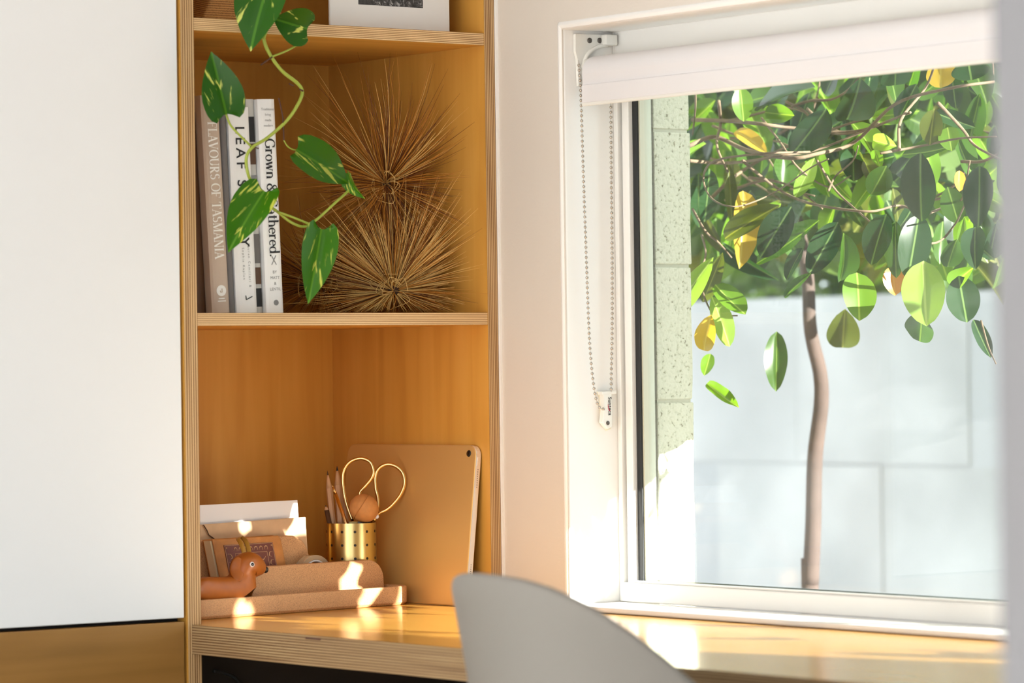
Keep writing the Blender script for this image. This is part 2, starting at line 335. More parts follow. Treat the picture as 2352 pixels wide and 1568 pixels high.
w = MB(); w.box((-.37, YBK-.1, 2.35), (XR+.1, YBK, ZC)).box((-.37, YBK-.1, 0), (3.9, YBK, 2.35)).box((5.2, YBK-.1, 0), (XR+.1, YBK, 2.35))
S(w.build('wall_back', M['wall_w'], fix=False))
# short partition wall that the desk runs up to (its end is the soft grey edge at the right of the view)
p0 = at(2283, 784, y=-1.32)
S(MB().box((p0.x, -1.32, 0), (p0.x+.14, 0, ZC)).build('wall_partition', M['grey_wall'], bevel=.004))  # wall coloured dark grey to stand in for its shade
# glazed doors added unseen behind the camera, sized for fill light
def glazed(name, axis, fixed, lo, hi, n):
    root = thing(name, None, None, ((fixed, (lo+hi)/2, 0) if axis == 'y' else ((lo+hi)/2, fixed, 0)), kind='structure')
    for i in range(n+1):
        c = lo + (hi-lo)*i/n
        a, b = ((fixed, c-.03, 0), (fixed+.06, c+.03, 2.35)) if axis == 'y' else ((c-.03, fixed-.06, 0), (c+.03, fixed, 2.35))
        MB().box(a, b).build('frame_post', M['frame'], root)
    return root
glazed('fill_door_1', 'y', XR, -4.72, -.38, 4); glazed('fill_door_2', 'x', YBK, 3.93, 5.17, 2)

# painted reveal of the window: jambs, head, sill, with rounded arrises standing just proud of the wall
def arris(name, a, b):
    return S(MB().box(a, b).build(name, M['reveal'], bevel=.008, seg=4))
arris('trim_1', (EX-.011, -.0016, H+.004), (EX+.0005, .099, ZR+.011)); arris('trim_2', (EX-.011, -.0016, ZR-.0005), (WX1, .099, ZR+.011))
S(MB().box((EX, -.006, H+.0005), (WX1, .078, H+.0072)).build('trim_3', M['reveal'], bevel=.002))
S(MB().box((.0005, -.0028, H+.001), (.0042, .001, ZC-.01)).build('trim_4', M['reveal']))

# ------------------------------------------------------------------ window
win = thing('window_1', None, None, (EX, .085, H), kind='structure')
def wpart(name, a, b, mat, bev=.0012): return MB().box(a, b).build(name, M[mat], win, bevel=bev)
zb0, zt0 = H+.0075, ZR
wpart('outer_frame', (EX+.0008, .076, zb0), (EX+.0085, .112, zt0), 'frame'); wpart('channel', (EX+.0085, .088, zb0+.02), (EX+.0125, .110, zt0), 'alu', 0)
wpart('sash_stile', (EX+.0120, .080, zb0+.004), (EX+.0250, .110, zt0), 'frame'); wpart('gasket', (EX+.0250, .086, zb0+.022), (EX+.0345, .1085, zt0), 'gasket', .0008)
wpart('sash_edge', (EX+.0345, .0885, zb0+.022), (EX+.0372, .106, zt0), 'edge_paint', 0)
wpart('bottom_rail', (EX+.0085, .074, zb0), (WX1, .112, zb0+.0235), 'frame', .002); wpart('bottom_gasket', (EX+.0345, .083, zb0+.0235), (WX1, .108, zb0+.0258), 'gasket', 0)
wpart('rail_bead', (EX+.0250, .0775, zb0+.0235), (WX1, .0825, zb0+.0262), 'frame', .0008)
wpart('top_rail', (EX+.0085, .076, zt0-.03), (WX1, .112, zt0), 'frame'); wpart('right_stile', (WX1-.03, .076, zb0), (WX1, .112, zt0), 'frame')
MB().add([(EX+.030,.0955,zb0+.02),(WX1-.02,.0955,zb0+.02),(WX1-.02,.0955,zt0-.02),(EX+.030,.0955,zt0-.02)], [(0,1,2,3)]).build('pane', M['glass'], win)
MB().add([(EX+.030,.0995,zb0+.02),(WX1-.02,.0995,zb0+.02),(WX1-.02,.0995,zt0-.02),(EX+.030,.0995,zt0-.02)], [(0,1,2,3)]).build('pane', M['glass'], win)

# outer leaf of the wall, painted brick return beside the window
rng = random.Random(4)
ob = S(MB().box((-1.2, .117, -.4), (EX+.0275, .170, 2.6)).build('wall_outer', M['mortar'], fix=False))
bh = .165; z = -.2
bme = []
for k in range(3):
    b = bmesh.new(); bmesh.ops.create_grid(b, x_segments=1, y_segments=1, size=.5); b.free()
z = H - .245
while z < H + .9:
    d = rng.uniform(-.0008, .0012)
    q = MB(); y0, y1 = .1155, .1722; x1 = EX+.0292+d; n = 6; pr = []
    for i in range(n+1): pr.append((x1, y1+rng.uniform(-.0012,.0012), z+.002+(bh-.004)*i/n))
    left = [(x1, y0, z+.002), (x1, y0, z+bh-.002)]
    q.prism([left[0]] + pr + [left[1]], (-.12, 0, 0)); q.build('brick', M['brick'], ob, bevel=.0015)
    z += bh

# ------------------------------------------------------------------ shelf unit
su = thing('shelf_unit', 'tall birch plywood shelf nook with striped ply edges between door and window', 'shelving', (-.17, -.23, 0))
MB().box((-DEP, YA, 0), (0, YB, 2.3), 0, 1).build('side_panel', [M['ply_v'], M['edge_l']], su)
MB().box((-DEP, YC, 0), (0, -.0006, 2.3), 0, 1).build('side_panel', [M['ply_v'], M['edge_r']], su)
MB().box((-DEP-.012, YA, 0), (-DEP, -.0006, 2.3)).build('back_panel', M['ply_v'], su)
for zz, e_ in ((ZM, 'mid'), (ZU, 'up'), (H+1.035, 'top')):
    MB().box((-DEP, YB+.0002, zz-.0149), (-.0004, YC-.0002, zz), 0, 1).build('shelf', [M['ply_y'], M['edge_shelf_'+e_]], su)

# cupboard at the left: white door over a plywood drawer front, dark shadow gap between
cb = thing('cupboard', 'tall cupboard with smooth white door above plywood drawer front at left', 'cupboard', (-.17, -.78, 0))
MB().box((-DEP, -1.10, 0), (-.021, YA-.0012, 2.3)).build('carcass', M['dark_gap'], cb)
MB().box((-DEP, -1.118, 0), (-.0005, -1.1012, 2.3)).build('end_panel', M['white_door'], cb, bevel=.001)
zg = H+.0085
MB().box((-.0185, -1.10, zg), (-.0005, YA-.0042, 2.3)).build('door', M['white_door'], cb, bevel=.0012)
MB().box((-.0185, -1.10, .08), (-.0005, YA-.0042, zg-.0045)).build('drawer_front', M['drawer'], cb, bevel=.0012)

# ------------------------------------------------------------------ desk
dk = thing('desk', 'long plywood desk top with thick striped edge running under the window', 'desk', (.8, -.22, 0))
poly = [(-DEP+.001, YB+.0006), (.0012, YB+.0006), (.0012, PY), (p0.x-.002, PY), (p0.x-.002, -.0022), (.0012, -.0022), (.0012, YC-.0006), (-DEP+.001, YC-.0006)]
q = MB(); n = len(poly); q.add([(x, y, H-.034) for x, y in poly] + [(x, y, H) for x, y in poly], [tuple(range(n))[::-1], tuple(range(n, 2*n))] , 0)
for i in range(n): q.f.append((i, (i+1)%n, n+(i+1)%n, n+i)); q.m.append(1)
q.build('desktop', [M['ply_x'], M['edge_desk_shaded']], dk, fix=False)
MB().box((p0.x-.05, PY+.03, 0), (p0.x-.03, -.014, H-.034)).build('support_panel', M['ply_v'], dk)
MB().box((.002, -.012, .02), (p0.x-.052, -.004, H-.036)).build('shade_sheet', M['under_desk_shade'], dk)  # near-black sheets added to stand in for the shade under the desk
MB().box((-.075, YB+.002, .02), (-.065, YC-.002, H-.036)).build('shade_sheet', M['under_desk_shade'], dk)
MB().box((-.063, YC-.012, .02), (-.002, YC-.002, H-.036)).build('shade_sheet', M['under_desk_shade'], dk)
# dark knot in the desk edge
kp = at(718, 1466, y=PY); MB().box((kp.x-.014, PY-.0003, kp.z-.0012), (kp.x+.016, PY+.001, kp.z+.0012)).build('edge_knot', M['root'], dk)
# cable under the desk
cp = [at(490, 1540, x=-.05), at(520, 1546, x=-.05), at(545, 1562, x=-.05), at(560, 1600, x=-.05), at(562, 1700, x=-.05)]
tag(MB().tube(spline(cp), .0022, 8).build('cable', M['black'], smooth=True), 'dark cable hanging in the shadow under the desk', 'cable')

# ------------------------------------------------------------------ roller blind
rb = thing('roller_blind', 'white roller blind drawn up at window head with metal bead chain', 'blind', (EX+.06, .035, ZR))
rc = Vector((0, .040, H+.6465)); rr = .0215; x0, x1 = EX+.0135, WX1-.012
MB().lathe([(0,0),(rr,0),(rr,x1-x0),(0,x1-x0)], (x0, rc.y, rc.z), (1,0,0), 40).build('fabric_roll', M['blind'], rb, smooth=False, bevel=.0006)
yf = rc.y - rr
q = MB(); prof = [(yf-.0002, rc.z), (yf+.0006, H+.632), (yf+.0022, H+.625), (yf+.0022, H+.6105), (yf+.0034, H+.6105), (yf+.0034, H+.632), (yf+.0012, rc.z)]
q.prism([(x0+.001, a, b) for a, b in prof], (x1-x0-.002, 0, 0)); q.build('fabric_drop', M['blind'], rb)
MB().box((x0+.0005, yf-.0012, H+.6105), (x1-.0005, yf+.0040, H+.6325)).build('hem_pocket', M['blind'], rb, bevel=.0011)
MB().box((x0, yf-.001, H+.607), (x1, yf+.006, H+.6112)).build('bottom_bar', M['plastic'], rb, bevel=.0012)
# end bracket: plate on the jamb with a quarter ring around the roller
bx0, bx1 = EX+.001, EX+.0055
pts = [(1326,78),(1407,80),(1407,105),(1394,106)]
def J(px, py, x=EX+.0055): p = at(px, py, x=x); return p
ring = []
c0 = J(1392, 152)
for i in range(13):
    a = R(88 + i*8.2); ring.append(J(1392-58*math.cos(R(90-i*8.0))*0 + 52*math.cos(a), 152 - 48*math.sin(a)))
outer = [J(*p) for p in [(1404,80),(1322,78),(1322,118),(1327,136),(1329,198),(1338,198)]]
poly = ring + [J(1341,166), J(1340,198)] + outer[::-1][1:]
q = MB(); q.prism(poly, (-.0045, 0, 0)); q.build('bracket', M['plastic'], rb)
q = MB(); rim = [p + Vector((.001,0,0)) for p in ring]; q.tube(rim + [J(1342,170), J(1341,196)], .0026, 8); q.build('bracket_rim', M['plastic'], rb, smooth=True)
b0, b1 = J(1380,80), J(1407,106); q = MB().box((EX+.001, b0.y, b1.z), (EX+.016, b1.y, b0.z)); q.build('bracket_foot', M['plastic'], rb, bevel=.0015)
for px, py in ((1354,93),(1377,93)):
    p = J(px, py); MB().lathe([(0,.0016),(.0016,.0016),(.0034,.0008),(.0034,0)], p, (1,0,0), 14).build('screw', M['screw'], rb, smooth=True)
# chain
def beads(path, nm):
    pts = spline(path, 24); q = MB(); acc = 0; q.tube(pts[::3] + [pts[-1]], .00035, 5); last = pts[0]
    tmpl = MB().ball((0,0,0), .00195, 8, 6)
    for a, b in zip(pts, pts[1:]):
        L = (b-a).length; s_ = 0
        while acc + (L - s_) >= .0061:
            s_ += .0061 - acc; acc = 0; c = a + (b-a)*(s_/L)
            q.add([v + c for v in tmpl.v], tmpl.f)
        acc += L - s_
    return q.build(nm, M['steel'], rb, smooth=True, fix=False)
JX = EX+.0115
beads([J(1329,138,JX), J(1331,170,JX), J(1334,215,JX), J(1340,400,JX), J(1347,600,JX), J(1354,780,JX), J(1363,880,JX), J(1371,922,JX), J(1378,936,JX), J(1386,939,JX)], 'bead_chain')
beads([J(1402,200,JX), J(1403,240,JX), J(1404,400,JX), J(1406,600,JX), J(1406,760,JX), J(1404,860,JX), J(1404,900,JX)], 'bead_chain')
MB().lathe([(0,0),(.008,0),(.009,.002),(.009,.004),(.008,.006),(0,.006)], J(1347,152,EX+.006), (1,0,0), 20).build('chain_wheel', M['plastic'], rb, smooth=True)
# chain tensioner on the jamb
ts = thing('chain_tensioner', 'small white plastic chain tensioner screwed to the window jamb', 'bracket', J(1392, 990, EX+.001))
a, b = J(1374, 899, EX+.003), J(1406, 988, EX+.003)
q = MB(); q.prism([J(1386,905,EX+.0105), J(1406,903,EX+.0105), J(1407,980,EX+.0105), J(1396,985,EX+.0105), J(1384,970,EX+.0105), J(1388,940,EX+.0105)], (-.008, 0, 0)); q.build('body', M['plastic'], ts, bevel=.0012)
q = MB(); q.prism([J(1372,899,EX+.003), J(1404,897,EX+.003), J(1404,985,EX+.003), J(1393,989,EX+.003), J(1380,968,EX+.003), J(1378,912,EX+.003)], (-.0022, 0, 0)); q.build('back_plate', M['cream_plastic'], ts, bevel=.0006)
q = MB().obox(J(1372,899,EX+.0015), (.009,0,0), J(1406,897,EX+.0015)-J(1372,899,EX+.0015), (0,0,-.004)); q.build('hood', M['plastic'], ts, bevel=.0008)
MB().lathe([(0,.0012),(.0014,.0012),(.0026,.0005),(.0026,0)], J(1396,971,EX+.0106), (1,0,0), 14).build('screw', M['screw'], ts, smooth=True)

# ------------------------------------------------------------------ lettering
def text_obj(body, size, mat, parent, org, xd, nd, space=1, name='lettering', bold=0, wide=1, align='LEFT', fit=None):
    cu = bpy.data.curves.new('t', 'FONT'); cu.body = body; cu.size = size; cu.space_character = space; cu.offset = bold; cu.align_x = align; cu.resolution_u = 3
    t = bpy.data.objects.new('t', cu); COL.objects.link(t)
    me = bpy.data.meshes.new_from_object(t.evaluated_get(bpy.context.evaluated_depsgraph_get())); bpy.data.objects.remove(t); bpy.data.curves.remove(cu)
    me.name = name; me.materials.clear(); me.materials.append(mat)
    X = Vector(xd).normalized(); Z = Vector(nd).normalized(); Y = Z.cross(X)
    pl = world_loc(parent)
    if fit: wide = fit/max(v.co.x for v in me.vertices)
    for v in me.vertices: c = v.co.copy(); v.co = Vector(org) - pl + X*c.x*wide + Y*c.y + Z*.0003
    o = bpy.data.objects.new(name, me); COL.objects.link(o); o.parent = parent; return o
T_, t_ = .16, .06
def A_(cx, cy, rx, ry, a0, a1, T=T_, t=t_): return ('a', cx, cy, rx, ry, a0, a1, T, t)
def l_(*a): return ('l',) + a
def s_(x, y, h=.13): return ('l', x-h, y, x+h, y, t_)
GL = {
 'F': (.66, [l_(.15,0,.15,1,T_), l_(.02,.97,.6,.97,t_), l_(.15,.52,.48,.52,t_), l_(.58,1,.58,.76,t_), s_(.15,.03)]),
 'L': (.64, [l_(.15,0,.15,1,T_), s_(.15,.97), l_(.02,.03,.58,.03,t_), l_(.57,.0,.57,.26,t_)]),
 'A': (.76, [l_(.38,1,.1,0,t_), l_(.36,1,.66,0,T_), l_(.2,.34,.56,.34,t_), s_(.09,.03,.11), s_(.66,.03,.13)]),
 'V': (.76, [l_(.1,1,.38,0,T_), l_(.38,0,.66,1,t_), s_(.1,.97,.13), s_(.66,.97,.11)]),
 'O': (.84, [A_(.42,.5,.35,.48,0,360)]),
 'U': (.82, [l_(.15,.3,.15,1,T_), A_(.4,.32,.25,.3,180,360), l_(.65,.3,.65,1,t_), s_(.15,.97), s_(.65,.97,.11)]),
 'R': (.74, [l_(.15,0,.15,1,T_), A_(.26,.74,.24,.23,-90,90), l_(.02,.97,.28,.97,t_), l_(.15,.51,.28,.51,t_), l_(.3,.51,.6,0,T_), s_(.15,.03), s_(.64,.03,.08)]),
 'S': (.6, [A_(.29,.74,.19,.23,30,270), A_(.29,.27,.21,.25,-150,90)]),
 'T': (.72, [l_(.36,0,.36,1,T_), l_(.03,.97,.69,.97,t_), l_(.05,1,.05,.76,t_), l_(.67,1,.67,.76,t_), s_(.36,.03)]),
 'M': (.96, [l_(.14,0,.14,1,t_), l_(.16,1,.47,0,T_), l_(.47,0,.78,1,t_), l_(.8,0,.8,1,T_), s_(.13,.03,.1), s_(.8,.03,.13), s_(.12,.97,.1), s_(.82,.97,.1)]),
 'N': (.84, [l_(.14,0,.14,1,t_), l_(.16,1,.66,0,T_), l_(.68,0,.68,1,t_), s_(.13,.03,.1), s_(.12,.97,.1), s_(.68,.97,.11)]),
 'I': (.34, [l_(.16,0,.16,1,T_), s_(.16,.03), s_(.16,.97)]),
 'G': (.84, [A_(.42,.5,.35,.48,40,335), l_(.7,.06,.7,.42,T_), s_(.7,.42,.13), l_(.68,.95,.68,.7,t_)]),
 'r': (.46, [l_(.13,0,.13,.62,T_), A_(.3,.42,.16,.19,50,180,.1,.1), s_(.13,.03,.12), l_(.02,.62,.13,.62,t_)]),
 'o': (.6, [A_(.29,.31,.22,.3,0,360,.14,.06)]),
 'w': (.82, [l_(.08,.63,.23,0,T_), l_(.23,0,.4,.63,t_), l_(.4,.63,.55,0,T_), l_(.55,0,.72,.63,t_), s_(.08,.62,.09), s_(.72,.62,.09)]),
 'n': (.64, [l_(.13,0,.13,.62,T_), A_(.31,.4,.18,.21,0,180,.12,.08), l_(.49,0,.49,.4,T_), s_(.13,.03,.11), s_(.49,.03,.11)]),
 'h': (.64, [l_(.13,0,.13,1.02,T_), A_(.31,.4,.18,.21,0,180,.12,.08), l_(.49,0,.49,.4,T_), s_(.13,.03,.11), s_(.49,.03,.11), l_(.02,1,.13,1,t_)]),
 'e': (.55, [A_(.28,.31,.21,.3,0,315,.14,.06), l_(.07,.35,.48,.35,t_)]),
 'd': (.64, [l_(.49,0,.49,1.02,T_), A_(.28,.31,.21,.3,0,360,.14,.06), l_(.38,1,.49,1,t_), l_(.49,.03,.58,.03,t_)]),
 'a': (.56, [l_(.4,.02,.4,.45,T_), A_(.26,.44,.15,.18,0,150,.1,.06), A_(.24,.17,.16,.16,0,360,.13,.06)]),
 't': (.42, [l_(.18,.1,.18,.85,T_), l_(.03,.6,.36,.6,t_), A_(.28,.12,.1,.11,180,330,.1,.06)]),
 '&': (.86, [A_(.34,.77,.16,.2,0,360,.12,.06), A_(.32,.27,.25,.26,95,320,.16,.06), l_(.24,.68,.74,0,.13), l_(.5,.12,.7,.5,t_), s_(.7,.5,.1)]),
 '.': (.3, [A_(.12,.07,.035,.035,0,360,.09,.09)]), ' ': (.36, []),
}
def serif_text(body, size, mat, parent, org, xd, nd, space=1.0, name='title_lettering', fit=None):
    k_ = fit/(sum(GL[c][0] for c in body)*size) if fit else 1
    xd = Vector(xd).normalized()
    X = Vector(xd).normalized(); Z = Vector(nd).normalized(); Y = Z.cross(X); org = Vector(org); q = MB(); x = 0; k = 0
    def P(a, b): return org + X*((x+a)*size*k_) + Y*(b*size) + Z*(.0003 + k*.000004)
    for ch in body:
        wdt, st = GL[ch]
        for s in st:
            k = (k+1) % 20
            if s[0] == 'l':
                _, x0_, y0_, x1_, y1_, w_ = s; d = Vector((x1_-x0_, y1_-y0_)); nn = Vector((-d.y, d.x)).normalized()*w_/2
                q.add([P(x0_+nn.x, y0_+nn.y), P(x0_-nn.x, y0_-nn.y), P(x1_-nn.x, y1_-nn.y), P(x1_+nn.x, y1_+nn.y)], [(0,1,2,3)])
            else:
                _, cx, cy, rx, ry, a0, a1, T, t = s; m_ = max(6, int(abs(a1-a0)/18)); vv = []
                for i in range(m_+1):
                    a = R(a0+(a1-a0)*i/m_); w_ = (t+(T-t)*abs(math.cos(a))**1.5)/2
                    vv += [P(cx+(rx+w_)*math.cos(a), cy+(ry+w_)*math.sin(a)), P(cx+(rx-w_)*math.cos(a), cy+(ry-w_)*math.sin(a))]
                q.add(vv, [(2*i, 2*i+1, 2*i+3, 2*i+2) for i in range(m_)])
        x += wdt*space
    return q.build(name, mat, parent, fix=False)
text_obj('Sunteca', .0072, M['ink'], ts, J(1397, 911, EX+.0106), (0,0,-1), (1,0,0), name='lettering', bold=.0001)
q = MB(); q.tube(spline([J(1397,928,EX+.011), J(1397.5,936,EX+.011), J(1400,942,EX+.011), J(1402,943,EX+.011)], 5), [.0003]*6+[.0005]*6+[.0004]*4, 6); q.build('swoosh', M['red_ink'], ts, smooth=True)

# ------------------------------------------------------------------ books
def book(label, y0, y1, hgt, lean, mat, xf=-.05, dep=.19, bulge=.0015, top=None):
    """upright book, spine towards the room; bottom left corner at y0, leaning left by lean degrees"""
    root = thing('book', label, 'book', (xf-.08, (y0+y1)/2, ZM), 'books on the middle shelf')
    Lf = Vector((0, math.cos(R(lean)), math.sin(R(lean)))); Uf = Vector((0, -math.sin(R(lean)), math.cos(R(lean))))
    o = Vector((xf, y0, ZM+.0003)); wd_ = (y1-y0)/math.cos(R(lean)); c = .0022
    def P(x, a, b): return o + Vector((x, 0, 0)) + Lf*a + Uf*b
    # cover: U section with a slightly rounded spine
    n = 8; sec = [(-dep, 0)] + [(bulge*math.sin(math.pi*i/n)-.0015*(abs(2*i/n-1)**6), wd_*i/n) for i in range(n+1)] + [(-dep, wd_), (-dep, wd_-c), (-.004, wd_-c), (-.004, c), (-dep, c)]
    q = MB(); q.prism([P(x, a, 0) for x, a in sec], Uf*hgt); q.build('cover', mat, root)
    q = MB(); q.obox(P(-dep+.004, c+.0002, .003), (dep-.009, 0, 0), Lf*(wd_-2*c-.0004), Uf*(hgt-.006)); q.build('pages', M['pages'], root)
    return root, P, Lf, Uf, wd_
NX = Vector((1,0,0))
book('dark brown book leaning at the left end of the row', -.4135, -.3862, .238, 2.9, M['brown_book'], xf=-.062)
r1, P1, L1, U1, w1 = book('taupe cloth book with pale serif title on its spine', -.3855, -.3612, .258, 2.9, M['taupe'])
serif_text('FLAVOURS OF TASMANIA', .0128, M['taupe_print'], r1, P1(.0016, .0062, .2265), -U1, NX, 1.0, fit=.1625)
q = MB(); q.lathe([(0,.0004),(.0066,.0004),(.0066,0)], P1(.0014, w1*.52, .0265), (1,0,0), 24); q.build('spine_logo', M['taupe_print'], r1)
q = MB(); q.tube([P1(.0022, w1*.55, .029), P1(.0022, w1*.55, .0245), P1(.0022, w1*.47, .0245), P1(.0022, w1*.45, .0265)], .0005, 5); q.build('spine_mark', M['taupe'], r1)
for zz, ww in ((.0165, .008), (.0135, .011)):
    q = MB(); q.obox(P1(.0012, w1*.52-ww/2, zz), (.0006,0,0), L1*ww, U1*.0014); q.build('spine_print', M['taupe_print'], r1)
book('dark grey thin book between taupe and white books', -.3608, -.3515, .242, 2.4, M['grey_book'], xf=-.054, bulge=.003)
r2, P2, L2, U2, w2 = book('white book with wide-spaced black capital title', -.3512, -.3225, .245, 2.1, M['white_book'])
text_obj('LEAF SUPPLY', .0185, M['ink'], r2, P2(.0016, .0075, .2225), -U2, NX, 1.42, 'title_lettering', .0002, fit=.144)
text_obj('Lauren Camilleri &', .0044, M['grey_ink'], r2, P2(.0016, .0175, .083), -U2, NX, 1.5, 'author_lettering')
text_obj('Sophia Kaplan', .0044, M['grey_ink'], r2, P2(.0016, .0095, .078), -U2, NX, 1.5, 'author_lettering')
q = MB()
for a_, b_ in (((.012,.021),(.0125,.016)), ((.0125,.016),(.021,.0195))): q.tube([P2(.0017, *a_), P2(.0017, *b_)], .0006, 5)
q.build('spine_mark', M['ink'], r2)
r4, P4, L4, U4, w4 = book('pale grey recessed book with dark photo panels on its spine', -.3222, -.3092, .256, 2.1, M['grey_white'], xf=-.058)
cols = ['ink', 'brown_book', 'grey_ink', 'ink', 'leather', 'grey_book', 'brown_book', 'ink']
for i, (za, zb_) in enumerate(((.205,.235),(.178,.203),(.15,.165),(.118,.148),(.142,.15),(.06,.095),(.035,.055),(.008,.03))):
    q = MB(); q.obox(P4(.0011, .0012, za), (.0008,0,0), L4*(w4-.0035), U4*(zb_-za)); q.build('photo_panel', M[cols[i]], r4)
r5, P5, L5, U5, w5 = book('white book with bold black serif title at right end of row', -.3089, -.2850, .256, 2.1, M['white_book'])
serif_text('Grown & Gathered.', .0142, M['ink'], r5, P5(.0017, .0062, .2085), -U5, NX, 1, fit=.142)
for i, tx in enumerate(('Traditional', 'living', 'made', 'modern')):
    text_obj(tx, .0042, M['grey_ink'], r5, P5(.0017, w5*.5, .2425-i*.0065), L5, NX, 1, 'subtitle_lettering', align='CENTER')
for i, tx in enumerate(('BY', 'MATT', '&', 'LENTIL')):
    text_obj(tx, .0050, M['grey_ink'], r5, P5(.0017, w5*.5, .0475-i*.0068), L5, NX, 1, 'author_lettering', align='CENTER')
q = MB(); q.tube([P5(.0018, w5*.35, .058), P5(.0018, w5*.62, .069)], .0005, 5).tube([P5(.0018, w5*.62, .058), P5(.0018, w5*.38, .068)], .0005, 5); q.build('spine_mark', M['grey_ink'], r5)
MB().lathe([(0,.0005),(.0034,.0005),(.0034,0)], P5(.0014, w5*.52, .0125), (1,0,0), 20).build('spine_logo', M['grey_ink'], r5)

# ------------------------------------------------------------------ spiny seed heads
def seed_head(label, c, n, base_len, seed, up=0, pale=.3):
    rg = random.Random(seed); c = Vector(c); root = thing('seed_head', label, 'dried plant', (c.x, c.y, ZM), 'dried spiny seed heads')
    lo = Vector((-DEP+.003, -.2815, ZM+.0012)); hi = Vector((.022, YC-.002, ZU-.017)); view = Vector((.8,-.6,0))
    q = MB()
    q2 = MB(); q2.ball(c, .008, 10, 8); q2.build('core', M['core'], root, smooth=True)
    k = 0; tries = 0
    clumps = []
    while len(clumps) < n//7:
        d = Vector((rg.gauss(0,1), rg.gauss(0,1), rg.gauss(0,1))).normalized()
        if d.dot(view) > .55 and rg.random() < .85: continue
        if d.z > .35 and up > .1 and rg.random() < .35: continue
        p_ = Quaternion(d, rg.uniform(0, 6.28)) @ d.orthogonal().normalized()
        clumps.append((d, p_, rg.uniform(.55, 1.12), rg.uniform(0, .28)))
    while k < n and tries < n*6:
        tries += 1
        d0, p_, lf, bf = rg.choice(clumps)
        d = (d0 + Vector((rg.gauss(0,1), rg.gauss(0,1), rg.gauss(0,1)))*.13).normalized()
        L = base_len*lf*rg.uniform(.72, 1.1)*(1+up*max(0, d.z))
        perp = (p_ + Vector((rg.gauss(0,1), rg.gauss(0,1), rg.gauss(0,1)))*.45); perp = (perp - d*perp.dot(d)).normalized()
        bend = L*bf*rg.uniform(.2, 1.3); sag = Vector((0,0,-1))*L*rg.uniform(0,.06)
        ok = True; pts = []
        for i in range(5):
            t = i/4; p = c + d*L*t + perp*bend*t*t + sag*t*t
            pts.append(p)
        def inside(p): return all(lo[j] <= p[j] <= hi[j] for j in range(3))
        if not inside(pts[-1]):
            f = 1.0
            while f > .3 and not inside(c + (pts[-1]-c)*f): f -= .08
            if f < .42 or rg.random() < .25: continue
            pts = [c + (p-c)*f for p in pts]
            if not all(inside(p) for p in pts): continue
        r0 = rg.uniform(.00042, .00062); mi = 2 if rg.random() < pale else (0 if rg.random() < .6 else 1)
        q.tube(pts, [r0, r0*1.05, r0*.85, r0*.6, r0*.2], 3, mi, cap=False); k += 1
    for i in range(14):                                  # curled short fibres at the heart, towards the viewer
        a = rg.uniform(0, 6.28); s1 = view.cross(Vector((0,0,1))); p0_ = c + view*.006
        e1 = (s1*math.cos(a) + Vector((0,0,1))*math.sin(a)); e2 = (s1*math.cos(a+1.3) + Vector((0,0,1))*math.sin(a+1.3))
        rr_ = rg.uniform(.008, .026)
        pts = [p0_, p0_ + e1*rr_*.6 + view*.012, p0_ + e1*rr_ + e2*rr_*.5 + view*.016, p0_ + e2*rr_*1.1 + view*.012]
        if all(p.z > lo.z for p in pts): q.tube(spline(pts, 4), .00045, 3, rg.choice((0,2,2)), cap=False)
    tag(q.build('spines', [M['straw_a'], M['straw_b'], M['straw_c']], root, smooth=True, fix=False), kind='stuff')
    return root
c1 = at(887, 422, x=-.10); c2 = at(905, 668, x=-.085); c3 = at(735, 650, x=-.235)
seed_head('upper spiny dried seed head with long upright bristles balanced on others', c1, 760, .132, 4, .16, .16)
seed_head('lower pale golden spiny seed head at front of shelf', c2, 1050, .145, 8, .0, .55)
seed_head('shaded brown spiny seed head behind, next to white book', c3, 480, .115, 5, .0, .05)

# ------------------------------------------------------------------ things on the upper shelf
pa, pb = at(759, 56, x=-.03), at(1033, 69, x=-.03)
pc = thing('picture_print', 'white mounted black and white photograph standing on the upper shelf', 'picture', (-.035, (pa.y+pb.y)/2, ZU))
MB().box((-.034, pa.y, ZU+.0003), (-.030, pb.y, ZU+.27)).build('mount', M['mount'], pc, bevel=.0006)
ia, ib = at(823, 10, x=-.03), at(971, 12, x=-.03)
MB().box((-.0302, ia.y, ia.z), (-.0297, ib.y, ZU+.24)).build('photograph', M['photo'], pc)
bk = thing('woven_basket', 'brown woven tapered basket on upper shelf behind the pothos', 'basket', (-.10, -.33, ZU))
q = MB(); by0, by1 = at(461, 36, x=-.06).y, at(660, 40, x=-.06).y
lo_ = [(-.06,by0),(-.06,by1),(-.22,by1),(-.22,by0+.02)]; hi_ = [(-.09,by0+.075),(-.09,by1-.02),(-.20,by1-.02),(-.20,by0+.085)]
q.add([(x,y,ZU+.0004) for x,y in lo_]+[(x,y,ZU+.12) for x,y in hi_], [(0,1,2,3),(4,5,6,7),(0,1,5,4),(1,2,6,5),(2,3,7,6),(3,0,4,7)])
q.build('body', M['rattan'], bk, bevel=.004)
q = MB(); q.tube([Vector((x,y,ZU+.121)) for x,y in hi_]+[Vector((hi_[0][0],hi_[0][1],ZU+.121))], .004, 8); q.build('rim', M['rattan'], bk, smooth=True)

